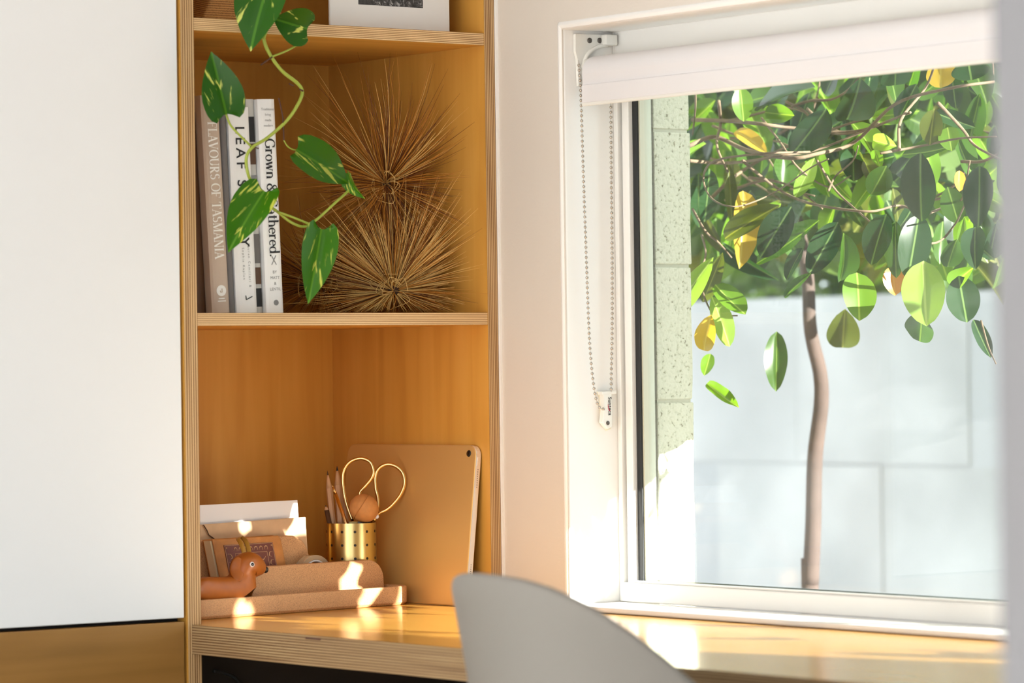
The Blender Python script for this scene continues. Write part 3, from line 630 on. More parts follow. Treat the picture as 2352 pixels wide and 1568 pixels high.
# ------------------------------------------------------------------ pothos vine hanging in front of the shelves
VX = .035
pv = thing('pothos_vine', 'trailing variegated green and yellow pothos vine hanging over the shelves', 'plant', at(600, 60, x=VX))
def VP(px, py, x=VX): return at(px, py, x=x)
main = [Vector((-.02, -.30, H+1.045)), Vector((.02, -.31, H+1.03)), VP(606,-60), VP(600, 20), VP(606,90), VP(622,128), VP(648,163), VP(682,190), VP(694,208), VP(690,228,.04), VP(672,260,.04), VP(650,286,.04), VP(612,318,.04), VP(580,338,.04), VP(566,362,.04), VP(570,400,.042), VP(585,430,.03), VP(610,465,.03), VP(640,488,.035), VP(668,510,.035), VP(698,520,.035), VP(726,505,.035), VP(765,470,.035), VP(798,440,.035), VP(812,422,.035)]
sp = spline(main, 6); n = len(sp)
MB().tube(sp, [.0024 - .0009*i/(n-1) for i in range(n)], 10).build('stem', M['vine'], pv, smooth=True)
for pth, r_ in (([(625,130),(660,116),(690,98),(703,80)], .0012), ([(578,337),(552,312),(530,288),(519,262)], .0013), ([(637,486),(668,497),(700,510),(736,526)], .0014), ([(652,322),(660,335),(672,343),(684,345)], .0008), ([(570,402),(580,418),(595,432),(607,441)], .0013), ([(606,90),(616,60),(622,20),(618,-30)], .0014), ([(812,422),(806,408),(803,398)], .0012)):
    MB().tube(spline([VP(*p, .0375) for p in pth], 5), r_, 8).build('petiole', M['vine'], pv, smooth=True)
for pth, r_ in (([(625,131),(612,140),(599,149)], .001), ([(640,225),(646,250),(650,275),(652,322)], .0009), ([(664,192),(674,197)], .0009), ([(688,205),(696,209)], .0011), ([(584,338),(594,341)], .0008)):
    q_ = [VP(*p, .04) for p in pth]; MB().tube(spline(q_, 5), r_, 6).build('aerial_root', M['root'], pv, smooth=True)
def leaf_shape(kind, n=12, m_=6):
    """unit leaf: u along 0..1, half width h(u)*.5 ; returns list of (u,h)"""
    out = []
    for i in range(n+1):
        u = i/n
        if kind == 'heart': h = (math.sin(math.pi*min(1,u*.5+.5*u**.55))**.9) if u > 0 else .0
        else: h = math.sin(math.pi*u**.92)**.62 if 0 < u < 1 else 0
        out.append((u, max(h, .0)))
    if kind == 'heart':
        out = []
        prof = [(0,.22),(.02,.58),(.06,.82),(.13,.96),(.22,1.03),(.32,1.05),(.43,1.0),(.54,.90),(.64,.76),(.74,.59),(.83,.41),(.91,.22),(.96,.09),(1,.0)]
        out = prof
    return out
def leaf_mesh(name, kind, bend, fold, wave, mat, seed=0, m_=3):
    rg = random.Random(seed); prof = leaf_shape(kind); v = []; uv = []; f = []; cols = 2*m_+1
    ph = rg.uniform(0, 6)
    for (u, h) in prof:
        for j in range(-m_, m_+1):
            t = j/m_; back = -.10*abs(t)**1.5*(1-u)**6*1.2 if kind == 'heart' else 0
            y = t*h*.5; z = bend*(u*u - .3*u) * -1 + fold*abs(y) + wave*math.sin(u*9+ph+t*1.5)*abs(t)*h
            v.append((u+back*(h>.3), y, z)); uv.append((u, t*h))
    for i in range(len(prof)-1):
        for j in range(cols-1): f.append((i*cols+j, (i+1)*cols+j, (i+1)*cols+j+1, i*cols+j+1))
    me = bpy.data.meshes.new(name); me.from_pydata(v, [], f); me.materials.append(mat)
    ul = me.uv_layers.new(name='UVMap')
    for p in me.polygons:
        p.use_smooth = True
        for li in p.loop_indices: ul.data[li].uv = uv[me.loops[li].vertex_index]
    return me
def place_leaf(name, me, base, tip, width, nrm, parent, roll=0):
    X = (tip-base); L = X.length; X.normalize(); Z = (nrm - X*nrm.dot(X)).normalized()
    if roll: Z = Quaternion(X, R(roll)) @ Z
    Y = Z.cross(X); o = bpy.data.objects.new(name, me); COL.objects.link(o); o.parent = parent
    mw = Matrix(((X.x*L, Y.x*width, Z.x*L, base.x), (X.y*L, Y.y*width, Z.y*L, base.y), (X.z*L, Y.z*width, Z.z*L, base.z), (0,0,0,1)))
    o.matrix_basis = Matrix.Translation(-world_loc(parent)) @ mw
    return o
PX = 1/1859
tocam = Vector((.8,-.6,.0))
for i, (b, t, wpx, x_, rl, bend, fold, dx) in enumerate((
    ((618,-38),(570,108), 112, .045, 18, .18, .25, .012), ((706,66),(630,44), 82, .045, -10, .15, .30, -.004), ((520,262),(487,121), 88, .045, 10, .15, .25, .012),
    ((680,344),(808,420), 84, .045, -20, .12, .25, .008), ((803,396),(829,460), 46, .04, 62, .25, .5, .01), ((607,440),(523,570), 88, .05, 15, .15, .28, .012), ((738,526),(711,694), 76, .045, -12, .16, .28, .010))):
    me = leaf_mesh('leaf', 'heart', bend, fold, .012, M['pothos' if i in (0, 1, 2) else 'pothos_light'], i)
    place_leaf('leaf', me, VP(*b, x_), VP(*t, x_+dx), wpx*PX, tocam, pv, rl)

# ------------------------------------------------------------------ desk organiser and the things in it
FR = Vector((-.1146, -.0540, H)); tl = Vector((.153, -.988, 0)).normalized(); tn = Vector((-.988, -.153, 0)).normalized(); UZ = Vector((0,0,1))
def TP(s, d, z): return FR + tl*s + tn*d + UZ*z           # along the tray from its right end, depth from its front, height
def tpix(px, py, d):                                      # photograph point on the upright plane d behind the tray front
    p = atp(px, py, FR + tn*d, tn); q_ = p - FR; return q_.dot(tl), q_.z
og = thing('desk_organiser', 'speckled terracotta stone desk tray with curved upright dividers', 'organiser', TP(.17, .06, 0))
TL, TD, TH = .365, .125, .0235
def rrect(s0, s1, d0, d1, r_, n=6):
    out = []
    for cs, cd_, a0 in ((s1-r_, d0+r_, -90), (s1-r_, d1-r_, 0), (s0+r_, d1-r_, 90), (s0+r_, d0+r_, 180)):
        for i in range(n+1): a = R(a0+90*i/n); out.append((cs+r_*math.cos(a), cd_+r_*math.sin(a)))
    return out
q = MB(); loops = [(rrect(.003, TL-.003, .003, TD-.003, .020), .0002), (rrect(0, TL, 0, TD, .022), .0035), (rrect(0, TL, 0, TD, .022), TH-.0015), (rrect(.001, TL-.001, .001, TD-.001, .0215), TH), (rrect(.0045, TL-.0045, .0045, TD-.0045, .0180), TH), (rrect(.0055, TL-.0055, .0055, TD-.0055, .0175), TH-.001), (rrect(.0065, TL-.0065, .0065, TD-.0065, .0165), .0075)]
n = len(loops[0][0])
for lp, z in loops: q.v += [TP(s, d, z) for s, d in lp]
for i in range(len(loops)-1):
    for j in range(n): q.f.append((i*n+j, i*n+(j+1)%n, (i+1)*n+(j+1)%n, (i+1)*n+j)); q.m.append(0)
q.f.append(tuple(range(n))); q.m.append(0); q.f.append(tuple((len(loops)-1)*n+j for j in range(n))); q.m.append(0)
q.build('tray', M['stone'], og, smooth=False, bevel=.0008)
def divider(name, d0, thick, corners, rad, sweep):
    """upright slab with a rounded top corner at its right end; its face sweeps back a little towards the top"""
    sR, sL, zt_ = corners; n = 10; prof = [(sL, .0076), (sL, zt_-.004), (sL-.004, zt_)]
    for i in range(n+1): a = R(90 - 90*i/n); prof.append((sR + rad - rad*math.sin(a + math.pi/2 - R(0))*0 - rad*math.cos(a), zt_ - rad + rad*math.sin(a)))
    prof.append((sR, .0076)); q = MB(); k = len(prof); lay = []
    for (dd, shr) in ((0,.0012),(.0012,0),(thick-.0012,0),(thick,.0012)):
        cs = sum(p[0] for p in prof)/k
        for s, z in prof:
            zz = z - shr*(z > zt_*.6); lay.append(TP(s + shr*(1 if s < cs else -1), d0 + dd + sweep*((z-.0076)/zt_)**2, zz))
    q.v += lay
    for i in range(3):
        for j in range(k): q.f.append((i*k+j, i*k+(j+1)%k, (i+1)*k+(j+1)%k, (i+1)*k+j)); q.m.append(0)
    q.f.append(tuple(range(k))); q.m.append(0); q.f.append(tuple(3*k+j for j in range(k))); q.m.append(0)
    return q.build(name, M['stone'], og, smooth=False, bevel=.0012)
dA = .036; sR, _ = tpix(884, 1340, dA); sL, _ = tpix(581, 1360, dA); _, zt1 = tpix(840, 1286, dA+.006)
divider('front_divider', dA, .012, (sR, sL, zt1), .022, .006)
dB = .078; sR2, _ = tpix(713, 1280, dB); _, zt2 = tpix(680, 1229, dB)
divider('rear_divider', dB, .010, (sR2, min(TL-.01, tpix(440,1280,dB)[0]), zt2), .03, .004)
# envelopes standing behind the rear divider
def sheet(name, label, cat, d, tl_px, tr_px, mat, thick, flap=False, lean=.006):
    sa, za = tpix(*tl_px, d); sb, zb_ = tpix(*tr_px, d); sa = min(sa, TL-.008)
    q = MB(); poly = [TP(sa, d-lean, .0078), TP(sb-.003, d-lean, .0078), TP(sb, d, zb_), TP(sa, d, za)]
    q.prism(poly, tn*thick); root = thing(name, label, cat, TP((sa+sb)/2, d, .0076)); q.build('body', mat, root); return root, sa, za, sb, zb_
ev, *_ = sheet('envelope', 'white envelope standing tallest at back of the tray', 'envelope', .106, (440,1161), (683,1148), M['white_paper'], .0012)
ek, sa, za, sb, zb_ = sheet('envelope', 'brown kraft envelope in front of the white envelope', 'envelope', .097, (440,1206), (701,1187), M['kraft'], .0014, True)
s1, z1_ = tpix(466, 1205, .0955); s2, z2_ = tpix(478, 1228, .0955); s3, z3_ = tpix(495, 1240, .0955)
q = MB(); q.tube([TP(s1, .0945, z1_), TP((s1+s2)/2-.001, .0945, (z1_+z2_)/2), TP(s2, .0942, z2_), TP(s3, .0942, z3_)], .0007, 6); q.build('flap_edge', M['brown_book'], ek)
q = MB(); q.prism([TP(s1, .0962, z1_-.0005), TP(s2, .0957, z2_), TP(s3, .0957, z3_), TP(sb, .0957, tpix(700,1240,.0957)[1]), TP(sb, .0962, zb_-.0005)], tn*.0006); q.build('flap', M['kraft'], ek)
# small ornate book
dC = .060
bo = thing('notebook', 'small tan leather notebook with maroon panel of gilt scrolls', 'book', TP(.27, dC+.008, .0076))
ca = tpix(493, 1239, dC); cb_ = tpix(649, 1229, dC); cc = tpix(659, 1300, dC)
def NB(u, v, off=0):                                      # u along the cover left to right, v down from the top, in cover units
    sv = (cc[0]-cb_[0])/(cb_[1]-cc[1]); s = ca[0] + (cb_[0]-ca[0])*u; z = ca[1] + (cb_[1]-ca[1])*u - v
    return TP(s + sv*v, dC + off - .08*v + .004, z)
hB = min(ca[1], cb_[1]) - .0085
q = MB(); q.prism([NB(0,0), NB(.97,0), NB(1,.004), NB(1,hB), NB(0,hB)], tn*.0022); q.build('front_cover', M['leather'], bo, bevel=.0012)
q = MB(); q.prism([NB(-.02,.002,.0024), NB(.97,.002,.0024), NB(.97,hB-.001,.0024), NB(-.02,hB-.001,.0024)], tn*.0085 + tl*.003); q.build('pages', M['pages'], bo)
q = MB(); q.prism([NB(-.02,0,.0112), NB(1,0,.0112), NB(1,hB,.0112), NB(-.02,hB,.0112)], tn*.0022 + tl*.003); q.build('back_cover', M['leather'], bo, bevel=.0012)
q = MB(); q.prism([NB(.14,.0075,-.0001), NB(.86,.0075,-.0001), NB(.86,hB-.004,-.0001), NB(.14,hB-.004,-.0001)], tn*-.0006); q.build('panel', M['maroon'], bo)
def NBl(pts, r_=.00045, nm='gilt_scroll'):
    q = MB(); q.tube(spline([NB(u, v, -.0009) for u, v in pts], 5) if len(pts) > 2 else [NB(u, v, -.0009) for u, v in pts], r_, 5); return q
q = MB()
def frame_line(u0, u1, v0, v1):
    for a, b in (((u0,v0),(u1,v0)), ((u1,v0),(u1,v1)), ((u0,v0),(u0,v1))):
        q.tube([NB(*a, -.0008), NB(*b, -.0008)], .0003, 5)
frame_line(.15,.85,.0082,hB-.006); frame_line(.28,.75,.0185,hB-.006)
q.build('gilt_border', M['emboss'], bo)
for k in range(7):
    u = .30 + .075*k
    q = MB(); q.tube(spline([NB(u-.035,.0155,-.0009), NB(u-.02,.0125,-.0009), NB(u,.0115,-.0009), NB(u+.018,.0135,-.0009), NB(u+.012,.0158,-.0009)], 5), [.0002]*4+[.0007]*9+[.0003]*8, 5); q.build('gilt_scroll', M['emboss'], bo)
for k in range(4):
    v = .0215 + .010*k
    for u, sg in ((.20, 1), (.80, -1)):
        q = MB(); q.tube(spline([NB(u-.03*sg,v-.003,-.0009), NB(u+.012*sg,v-.002,-.0009), NB(u+.025*sg,v+.002,-.0009), NB(u-.005*sg,v+.0035,-.0009)], 5), [.0002]*4+[.0006]*8+[.0002]*4, 5); q.build('gilt_scroll', M['emboss'], bo)
for u, sg in ((.37,1),(.66,-1)):
    for pts in ([(u-.06*sg,.024),(u-.01*sg,.028),(u+.04*sg,.026),(u+.06*sg,.022)], [(u,.027),(u+.015*sg,.034),(u+.06*sg,.038),(u+.075*sg,.033)], [(u-.05*sg,.040),(u-.02*sg,.034),(u+.02*sg,.036),(u+.015*sg,.042)], [(u+.10*sg,.024),(u+.075*sg,.029),(u+.10*sg,.034),(u+.13*sg,.040)]):
        q = MB(); q.tube(spline([NB(a, b, -.0009) for a, b in pts], 5), [.0003]*4+[.0008]*8+[.0003]*4, 5); q.build('gilt_scroll', M['emboss'], bo)
for u in (.17, .83):
    MB().ball(NB(u, .0112, -.0007), .0010, 8, 6).build('gilt_dot', M['emboss'], bo, smooth=True)
# dachshund figurine
dD = .0165
def DP(px, py, d=dD): s, z = tpix(px, py, d); return TP(s, d, z)
dg = thing('dog_figurine', 'small brown rubber dachshund figurine standing in the tray', 'figurine', DP(520, 1380))
def skin(name, chain, mat, parent, sub=2, branches=()):
    """one continuous surface grown over a chain of (point, radius)"""
    me = bpy.data.meshes.new(name); pl = world_loc(parent); vs_ = [Vector(p)-pl for p, _ in chain]; es = [(i, i+1) for i in range(len(chain)-1)]; rad = [r_ for _, r_ in chain]
    for root_i, br in branches:
        prev = root_i
        for p, r_ in br: vs_.append(Vector(p)-pl); rad.append(r_); es.append((prev, len(vs_)-1)); prev = len(vs_)-1
    me.from_pydata(vs_, es, []); o = bpy.data.objects.new(name, me); COL.objects.link(o); o.parent = parent; me.materials.append(mat)
    o.modifiers.new('skin', 'SKIN'); sv = me.skin_vertices[0].data
    for i, r_ in enumerate(rad): sv[i].radius = (r_ if isinstance(r_, tuple) else (r_, r_)); sv[i].use_root = (i == 0)
    s = o.modifiers.new('sub', 'SUBSURF'); s.levels = sub; s.render_levels = sub
    o.modifiers['skin'].use_smooth_shade = True
    return o
yb = 1354
body = [(DP(434,yb), .013), (DP(450,yb), .0160), (DP(480,yb), .0168), (DP(520,yb-1), .0172), (DP(551,yb-3), .0178), (DP(559,yb-24), .0165), (DP(558,1316), .0165), (DP(558,1301), .0200), (DP(571,1296), .0195), (DP(586,1300), .0155), (DP(599,1305), .0095), (DP(606,1307), .0060)]
fl = .0076
def leg(s_px, dd, r_=.0068):
    a = DP(s_px, yb+8, dD+dd); return [(a, .0075), (Vector((a.x, a.y, H+fl+.0078)), r_)]
body_o = skin('body', body, M['dog'], dg, 2, [(1, leg(446, -.005)), (1, leg(450, .006)), (4, leg(558, -.005)), (4, leg(562, .006))])
skin('tail', [(DP(431,yb-4), .006), (DP(427,yb-18), .0042), (DP(428,yb-32), .0026)], M['dog'], dg, 2)
def tocam_at(p, k): return p + (CAM-p).normalized()*k
bpy.context.view_layer.update(); dgr = bpy.context.evaluated_depsgraph_get(); bev = body_o.evaluated_get(dgr)
def on_dog(px, py, fallback=.015):                          # where the line of sight meets the figurine's skin
    v = ray(px, py).normalized(); ok, loc, nr, _ = bev.ray_cast(CAM - body_o.matrix_world.translation, v)
    return (loc + body_o.matrix_world.translation, nr) if ok else (tocam_at(DP(px, py), fallback), -v)
ear = [(553,1282),(546,1292),(543,1309),(547,1324),(554,1333)]
eps = [on_dog(a, b)[0] + (CAM-DP(545,1310)).normalized()*(.0004 if i == 0 else .0016) for i, (a, b) in enumerate(ear)]
erad = [x for t in [(.0035,.0046,.0054,.006,.0065),(.0069,.0074,.0078,.0081,.0083),(.0084,.0083,.0081,.0078,.0074),(.0068,.006,.005,.0038,.0025)] for x in t]+[.0012]
q = MB(); q.tube(spline(eps, 5), erad, 12, flat=(CAM-DP(545,1310))); q.build('ear', M['dog'], dg, smooth=True)
vx = (CAM-DP(545,1310)).normalized(); vx.z = 0; vx.normalize(); mid = DP(553,1300)
q = MB(); q.tube(spline([p - vx*2*(p-mid).dot(vx) for p in eps], 5), erad, 12, flat=vx); q.build('ear', M['dog'], dg, smooth=True)
ep, enr = on_dog(579, 1296); rot = Vector((0,0,1)).rotation_difference(enr.normalized())
eye = MB().ball(ep, .0033, 14, 10, sc=(1,1,.5), rot=rot).build('eye', M['white_paper'], dg, smooth=True)
MB().ball(ep + enr.normalized()*.0011, .0022, 12, 8, sc=(1,1,.5), rot=rot).build('pupil', M['glassblack'], eye, smooth=True)
for oo in ('pupil',): pass
MB().ball(DP(609,1308), .0042, 14, 10).build('nose', M['black'], dg, smooth=True)
for pth in ([(562,1281,dD),(559,1262,dD+.004),(552,1245,dD+.012),(547,1236,dD+.022),(553,1232,dD+.034)], [(573,1279,dD),(571,1262,dD+.006),(566,1246,dD+.014),(560,1237,dD+.024),(553,1232,dD+.034)]):
    q = MB(); q.tube(spline([DP(a, b, d) for a, b, d in pth], 6), .0030, 10, flat=(CAM-DP(560,1260))); q.build('strap', M['strap'], dg, smooth=True)
# roll of clear tape behind the front divider
s5, z5 = tpix(718, 1324, .066); rT = .0285
q = MB(); q.lathe([(rT,-.006),(rT,.006),(rT-.006,.006),(rT-.006,-.006)], TP(s5, .066, .0078+rT), tn, 40, closed=True)
tr = thing('tape_roll', 'roll of clear sticky tape standing behind the stone divider', 'tape', TP(s5, .066, .0078)); q.build('tape', M['tape'], tr, smooth=False, bevel=.0005)
MB().lathe([(rT-.0062,-.0062),(rT-.0062,.0062),(rT-.008,.0062),(rT-.008,-.0062)], TP(s5, .066, .0078+rT), tn, 40, closed=True).build('core', M['white_paper'], tr, smooth=False)

# ------------------------------------------------------------------ brass cup and what it holds
s6, z6 = tpix(807, 1200, .0835); CU = TP(s6, .0835, .0079); CR = .0315; CHt = z6 - .0078
cu_ = thing('pencil_cup', 'round brushed brass pencil cup with rows of small holes', 'cup', CU)
MB().lathe([(0,.0012),(CR-.0012,.0012),(CR-.0012,CHt),(CR,CHt),(CR,0),(0,0)], CU, (0,0,1), 64).build('body', M['brass'], cu_, smooth=True).modifiers.new('es','EDGE_SPLIT').split_angle = R(40)
for r_ in range(5):
    for k in range(12):
        a = 2*math.pi*(k+.12)/12; d = Vector((math.cos(a), math.sin(a), 0))
        MB().lathe([(0,.0002),(.00175,.0002),(.00175,-.0004)], CU + d*CR + UZ*(CHt-.0105-r_*.0168), d, 10).build('hole', M['black'], cu_)
def CP(px, py, back=0):                                    # point on the upright plane through the cup axis facing the camera
    return atp(px, py, CU + Vector((-.8,.6,0))*back, Vector((.8,-.6,0)))
def stick(name, label, cat, top, bot, r_, mat, tipmat, tiplen, back, n=6, grp='pencils in the brass cup'):
    b = CP(*bot, back); t = CP(*top, back); d = (t-b).normalized(); zmin = H+.0098
    k = (b.z - zmin - r_*.6)/d.z; b2 = b - d*k
    if ((b2-CU)*Vector((1,1,0))).length > CR-.0025-r_:
        hv = (b2-CU); hv.z = 0; hv = hv.normalized()*(CR-.0028-r_); b2 = Vector((CU.x+hv.x, CU.y+hv.y, zmin+r_*.6)); d = (t-b2).normalized()
    root = thing(name, label, cat, b2, grp); L = (t-b2).length
    MB().tube([b2, t-d*tiplen], r_, n).build('barrel', mat, root, smooth=(n > 6))
    q = MB(); q.tube([t-d*tiplen, t-d*tiplen*.25], [r_, r_*.3], max(8,n)); q.build('sharpened_cone', M['pencil'] if tipmat is not M['gold'] else M['gold'], root, smooth=True)
    q = MB(); q.tube([t-d*tiplen*.25, t], [r_*.3, r_*.05], 8); q.build('tip', tipmat, root, smooth=True)
    return root
stick('pencil', 'left wooden pencil standing tall in the brass cup', 'pencil', (752,1081), (764,1199), .0040, M['pencil'], M['brown_book'], .022, .004)
stick('pencil', 'thick wooden pencil with black tip in the brass cup', 'pencil', (774,1070), (782,1199), .0050, M['pencil'], M['ink'], .024, .010)
stick('pencil', 'rear tan pencil partly behind the gold pen', 'pencil', (784,1084), (795,1199), .0036, M['pencil'], M['brown_book'], .02, .016)
stick('pen', 'slim gold pen leaning left in the brass cup', 'pen', (763,1113), (803,1200), .0024, M['gold'], M['gold'], .012, -.012, 12)
stick('pen', 'short dark pen at left rim of the brass cup', 'pen', (748,1160), (756,1199), .0030, M['brown_book'], M['ink'], .006, -.002, 10)
sc = thing('scissors', 'scissors with looped gold wire handles standing in the brass cup', 'scissors', CU + UZ*.002)
for pth in ([(842,1196),(830,1160),(826,1133),(838,1117),(852,1100),(858,1083),(852,1063),(838,1054),(822,1053),(803,1061),(790,1079),(787,1100),(790,1130),(797,1160),(810,1196)],
            [(858,1196),(868,1180),(888,1170),(905,1155),(920,1135),(929,1112),(927,1090),(916,1075),(900,1067),(884,1067),(869,1077),(862,1095),(863,1120),(868,1145),(866,1170),(850,1199)]):
    MB().tube(spline([CP(a, b, .004) for a, b in pth], 6), .0023, 10).build('handle', M['gold'], sc, smooth=True)
bt = CP(833, 1196, .010); 
q = MB(); q.prism([bt + RT*-.006, bt + RT*.010, Vector((CU.x+.002, CU.y+.003, H+.0102)), Vector((CU.x-.002, CU.y, H+.0102))], (-.0016*.8, .0016*.6, 0)); q.build('blade', M['screw'], sc)
fb = thing('felt_ball', 'tan round ball with pale nub resting in the brass cup', 'ball', CP(836, 1200, -.014))
q = MB(); bc = CP(836, 1167, -.014); rq = Vector((0,0,1)).rotation_difference((RT*.85 - UP*.55).normalized())
q.ball(bc, .0183, 28, 20, sc=(.97,.97,1.03), rot=rq); q.build('body', M['ball'], fb, smooth=True)
tip = bc + (RT*.85 - UP*.55).normalized()*.0190; MB().ball(tip, .0030, 12, 8).build('nub', M['white_paper'], fb, smooth=True)
sd = (RT*.85 - UP*.55).normalized(); q = MB(); ring_ = [bc - sd*.004 + (Quaternion(sd, R(a)) @ sd.orthogonal().normalized())*.0177 for a in range(0, 361, 15)]; q.tube(ring_, .0005, 6); q.build('seam', M['leather'], fb, smooth=True)

# ------------------------------------------------------------------ tablet leaning on the right side of the nook
xl, xr = -.2965, -.0150; ybt, ytp = -.0480, -.0268; zt_ = H+.1985
tb = thing('tablet', 'gold tablet computer leaning on the right side wall of nook', 'tablet', ((xl+xr)/2, ybt, H))
Ux = Vector((xr-xl,0,0)); Uv = Vector((0, ytp-ybt, zt_-H-.0004)); hh = Uv.length; Uvn = Uv.normalized(); Un = Vector((1,0,0)).cross(Uvn).normalized()   # Un points back into the room (-y)
Oc = Vector((xl, ybt, H+.0004)); th = .0085
def TB(a, b, o=0): return Oc + Vector((a,0,0)) + Uvn*b + Un*o
def rr2(w_, h_, r_, n=6, ins=0):
    out = []
    for cx, cy, a0 in ((w_-r_, r_, -90), (w_-r_, h_-r_, 0), (r_, h_-r_, 90), (r_, r_, 180)):
        for i in range(n+1): a = R(a0+90*i/n); out.append((cx+(r_-ins)*math.cos(a), cy+(r_-ins)*math.sin(a)))
    return out
Wt = xr-xl
if Un.y > 0: Un = -Un
q = MB(); lp = [(rr2(Wt,hh,.014,6,.0016), 0), (rr2(Wt,hh,.014,6,.0003), -.0007), (rr2(Wt,hh,.014), -.0016), (rr2(Wt,hh,.014), -.0076), (rr2(Wt,hh,.014,6,.0008), -th)]
n = len(lp[0][0])
for l__, o_ in lp: q.v += [TB(a, b, o_) for a, b in l__]
for i in range(len(lp)-1):
    for j in range(n): q.f.append((i*n+j, i*n+(j+1)%n, (i+1)*n+(j+1)%n, (i+1)*n+j)); q.m.append(1 if i in (1,2) else 0)
q.f.append(tuple(range(n))); q.m.append(0); q.f.append(tuple((len(lp)-1)*n+j for j in range(n))); q.m.append(2)
q.build('body', [M['tablet'], M['tablet_edge'], M['glassblack']], tb)
MB().lathe([(0,.0012),(.0036,.0012),(.0042,.0004),(.0042,-.0002)], TB(Wt-.0150, hh-.0105), Un, 20).build('camera_lens', M['glassblack'], tb, smooth=True)
for b0 in (hh-.030, .052):
    for k in range(9):
        MB().lathe([(0,.00012),(.00062,.00012),(.00062,-.0002)], TB(Wt, b0-.0027*k, -.0046), (1,0,0), 8).build('speaker_hole', M['black'], tb)
q = MB().obox(TB(Wt-.0001, hh-.025, -.0048), (.0005,0,0), Uvn*.010, -Un*-.0026); q.build('side_button', M['tablet_edge'], tb, bevel=.0002)

# ------------------------------------------------------------------ chair: moulded tub shell, its back rising over the desk front
def chair():
    cen = Vector((.992, -.462, 0)); bd = Vector((-.085, -.996, 0)).normalized(); sd_ = Vector((-bd.y, bd.x, 0))   # sd_ to the camera side
    if sd_.dot(Vector((.8,-.6,0))) < 0: sd_ = -sd_
    root = thing('chair', 'light grey moulded tub chair tucked up to the desk', 'chair', (cen.x, cen.y, 0))
    rim_pts = [(0,.105),(4,.1045),(10,.1037),(16,.1002),(22,.094),(28,.083),(34,.069),(40,.0503),(46,.0284),(52,.0045),(58,-.0225),(66,-.055),(79,-.08),(94,-.095),(130,-.11),(175,-.13)]
    def rim(a):
        a = abs(a)
        for (a0, z0), (a1, z1) in zip(rim_pts, rim_pts[1:]):
            if a <= a1: t = (a-a0)/(a1-a0); t = t*t*(3-2*t)*.35+t*.65; return z0+(z1-z0)*t
        return rim_pts[-1][1]
    def sm(a): return sum(rim(a+4+d) for d in (-4,-2,0,2,4))/5
    zseat = H-.30; nA = 96; nZ = 14; q = MB(); A0, A1 = -150, 150
    def pt(a, t, off):
        zt = H + sm(a); z = zseat + (zt-zseat)*t; base = .165 + .085*math.sin(min(1, t*1.25)*math.pi/2); flare = base + .15*max(0, z-H)
        r_ = flare + .008*t + off
        c = cen + bd*(math.cos(R(a))*r_) + sd_*(math.sin(R(a))*r_*1.0)
        return Vector((c.x, c.y, z))
    prof = [(t/nZ, 0) for t in range(nZ+1)] ; prof2 = [(t/nZ, -.010) for t in range(nZ, -1, -1)]
    allp = prof + [(1.0, -.0)] * 0 + prof2; k = len(allp)
    for i in range(nA+1):
        a = A0 + (A1-A0)*i/nA
        for t, off in allp: q.v.append(pt(a, t, off))
    for i in range(nA):
        for j in range(k-1): q.f.append((i*k+j, (i+1)*k+j, (i+1)*k+j+1, i*k+j+1)); q.m.append(0)
    sh = q.build('shell', M['chair'], root, smooth=True, bevel=0); b = sh.modifiers.new('bv', 'BEVEL'); b.width = .0042; b.segments = 3; b.limit_method = 'ANGLE'; b.angle_limit = R(60)
    MB().lathe([(0,-.012),(.166,-.004),(.17,.004),(.15,.008),(0,-.002)], (cen.x, cen.y, zseat), (0,0,1), 40).build('seat', M['chair'], root, smooth=True)
    for a in (45, 135, 225, 315):
        d = Vector((math.cos(R(a)), math.sin(R(a)), 0)); MB().tube([Vector((cen.x, cen.y, zseat-.01))+d*.10, Vector((cen.x, cen.y, .001))+d*.23], [.016, .010], 12).build('leg', M['chair_leg'], root, smooth=True)
    return root
chair()

# ------------------------------------------------------------------ outside: paving, white boundary wall, tree
S(MB().box((-9, -14, -.45), (16, 9, -.40)).build('ground', M['paving']))
bw = thing('wall_boundary', None, None, (-2, 3.2, -.4), kind='structure')
MB().box((-9, 3.202, -.4), (9, 3.34, H+.46)).build('core', M['joint'], bw)
rg = random.Random(12)
pm = None; PWd, PHt = .60, .40; row = 0; z = -.4
while z < .85:
    x = -4.6 + (.30 if row % 2 else 0)
    while x < 0.4:
        if pm is None: o = MB().box((x, 3.2, z), (x+PWd-.004, 3.235, z+PHt-.004)).build('block', M['render'], bw, bevel=.0015); pm = o.data; ox, oz = x, z
        else:
            o2 = o.copy(); COL.objects.link(o2); o2.location = o.location + Vector((x-ox, rg.uniform(-.004,.004), z-oz))
        x += PWd
    z += PHt; row += 1

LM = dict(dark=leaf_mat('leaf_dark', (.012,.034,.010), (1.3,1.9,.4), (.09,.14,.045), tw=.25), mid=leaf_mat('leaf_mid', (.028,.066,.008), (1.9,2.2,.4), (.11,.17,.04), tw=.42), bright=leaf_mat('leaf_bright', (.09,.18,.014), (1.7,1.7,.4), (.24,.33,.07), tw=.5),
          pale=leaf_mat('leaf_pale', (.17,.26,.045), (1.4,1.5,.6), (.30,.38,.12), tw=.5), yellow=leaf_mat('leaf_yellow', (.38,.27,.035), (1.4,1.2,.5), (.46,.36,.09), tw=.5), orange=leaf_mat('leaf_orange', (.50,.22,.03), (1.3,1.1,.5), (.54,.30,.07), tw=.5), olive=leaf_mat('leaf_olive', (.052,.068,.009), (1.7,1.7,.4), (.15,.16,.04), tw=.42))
LMESH = {k: [leaf_mesh('leaf', 'oval', b, f_, w_, mt, i) for i, (b, f_, w_) in enumerate(((.10,.15,.01),(.22,.30,.015),(-.12,.2,.02)))] for k, mt in LM.items()}
trk = at(1868, 1000, y=.95)
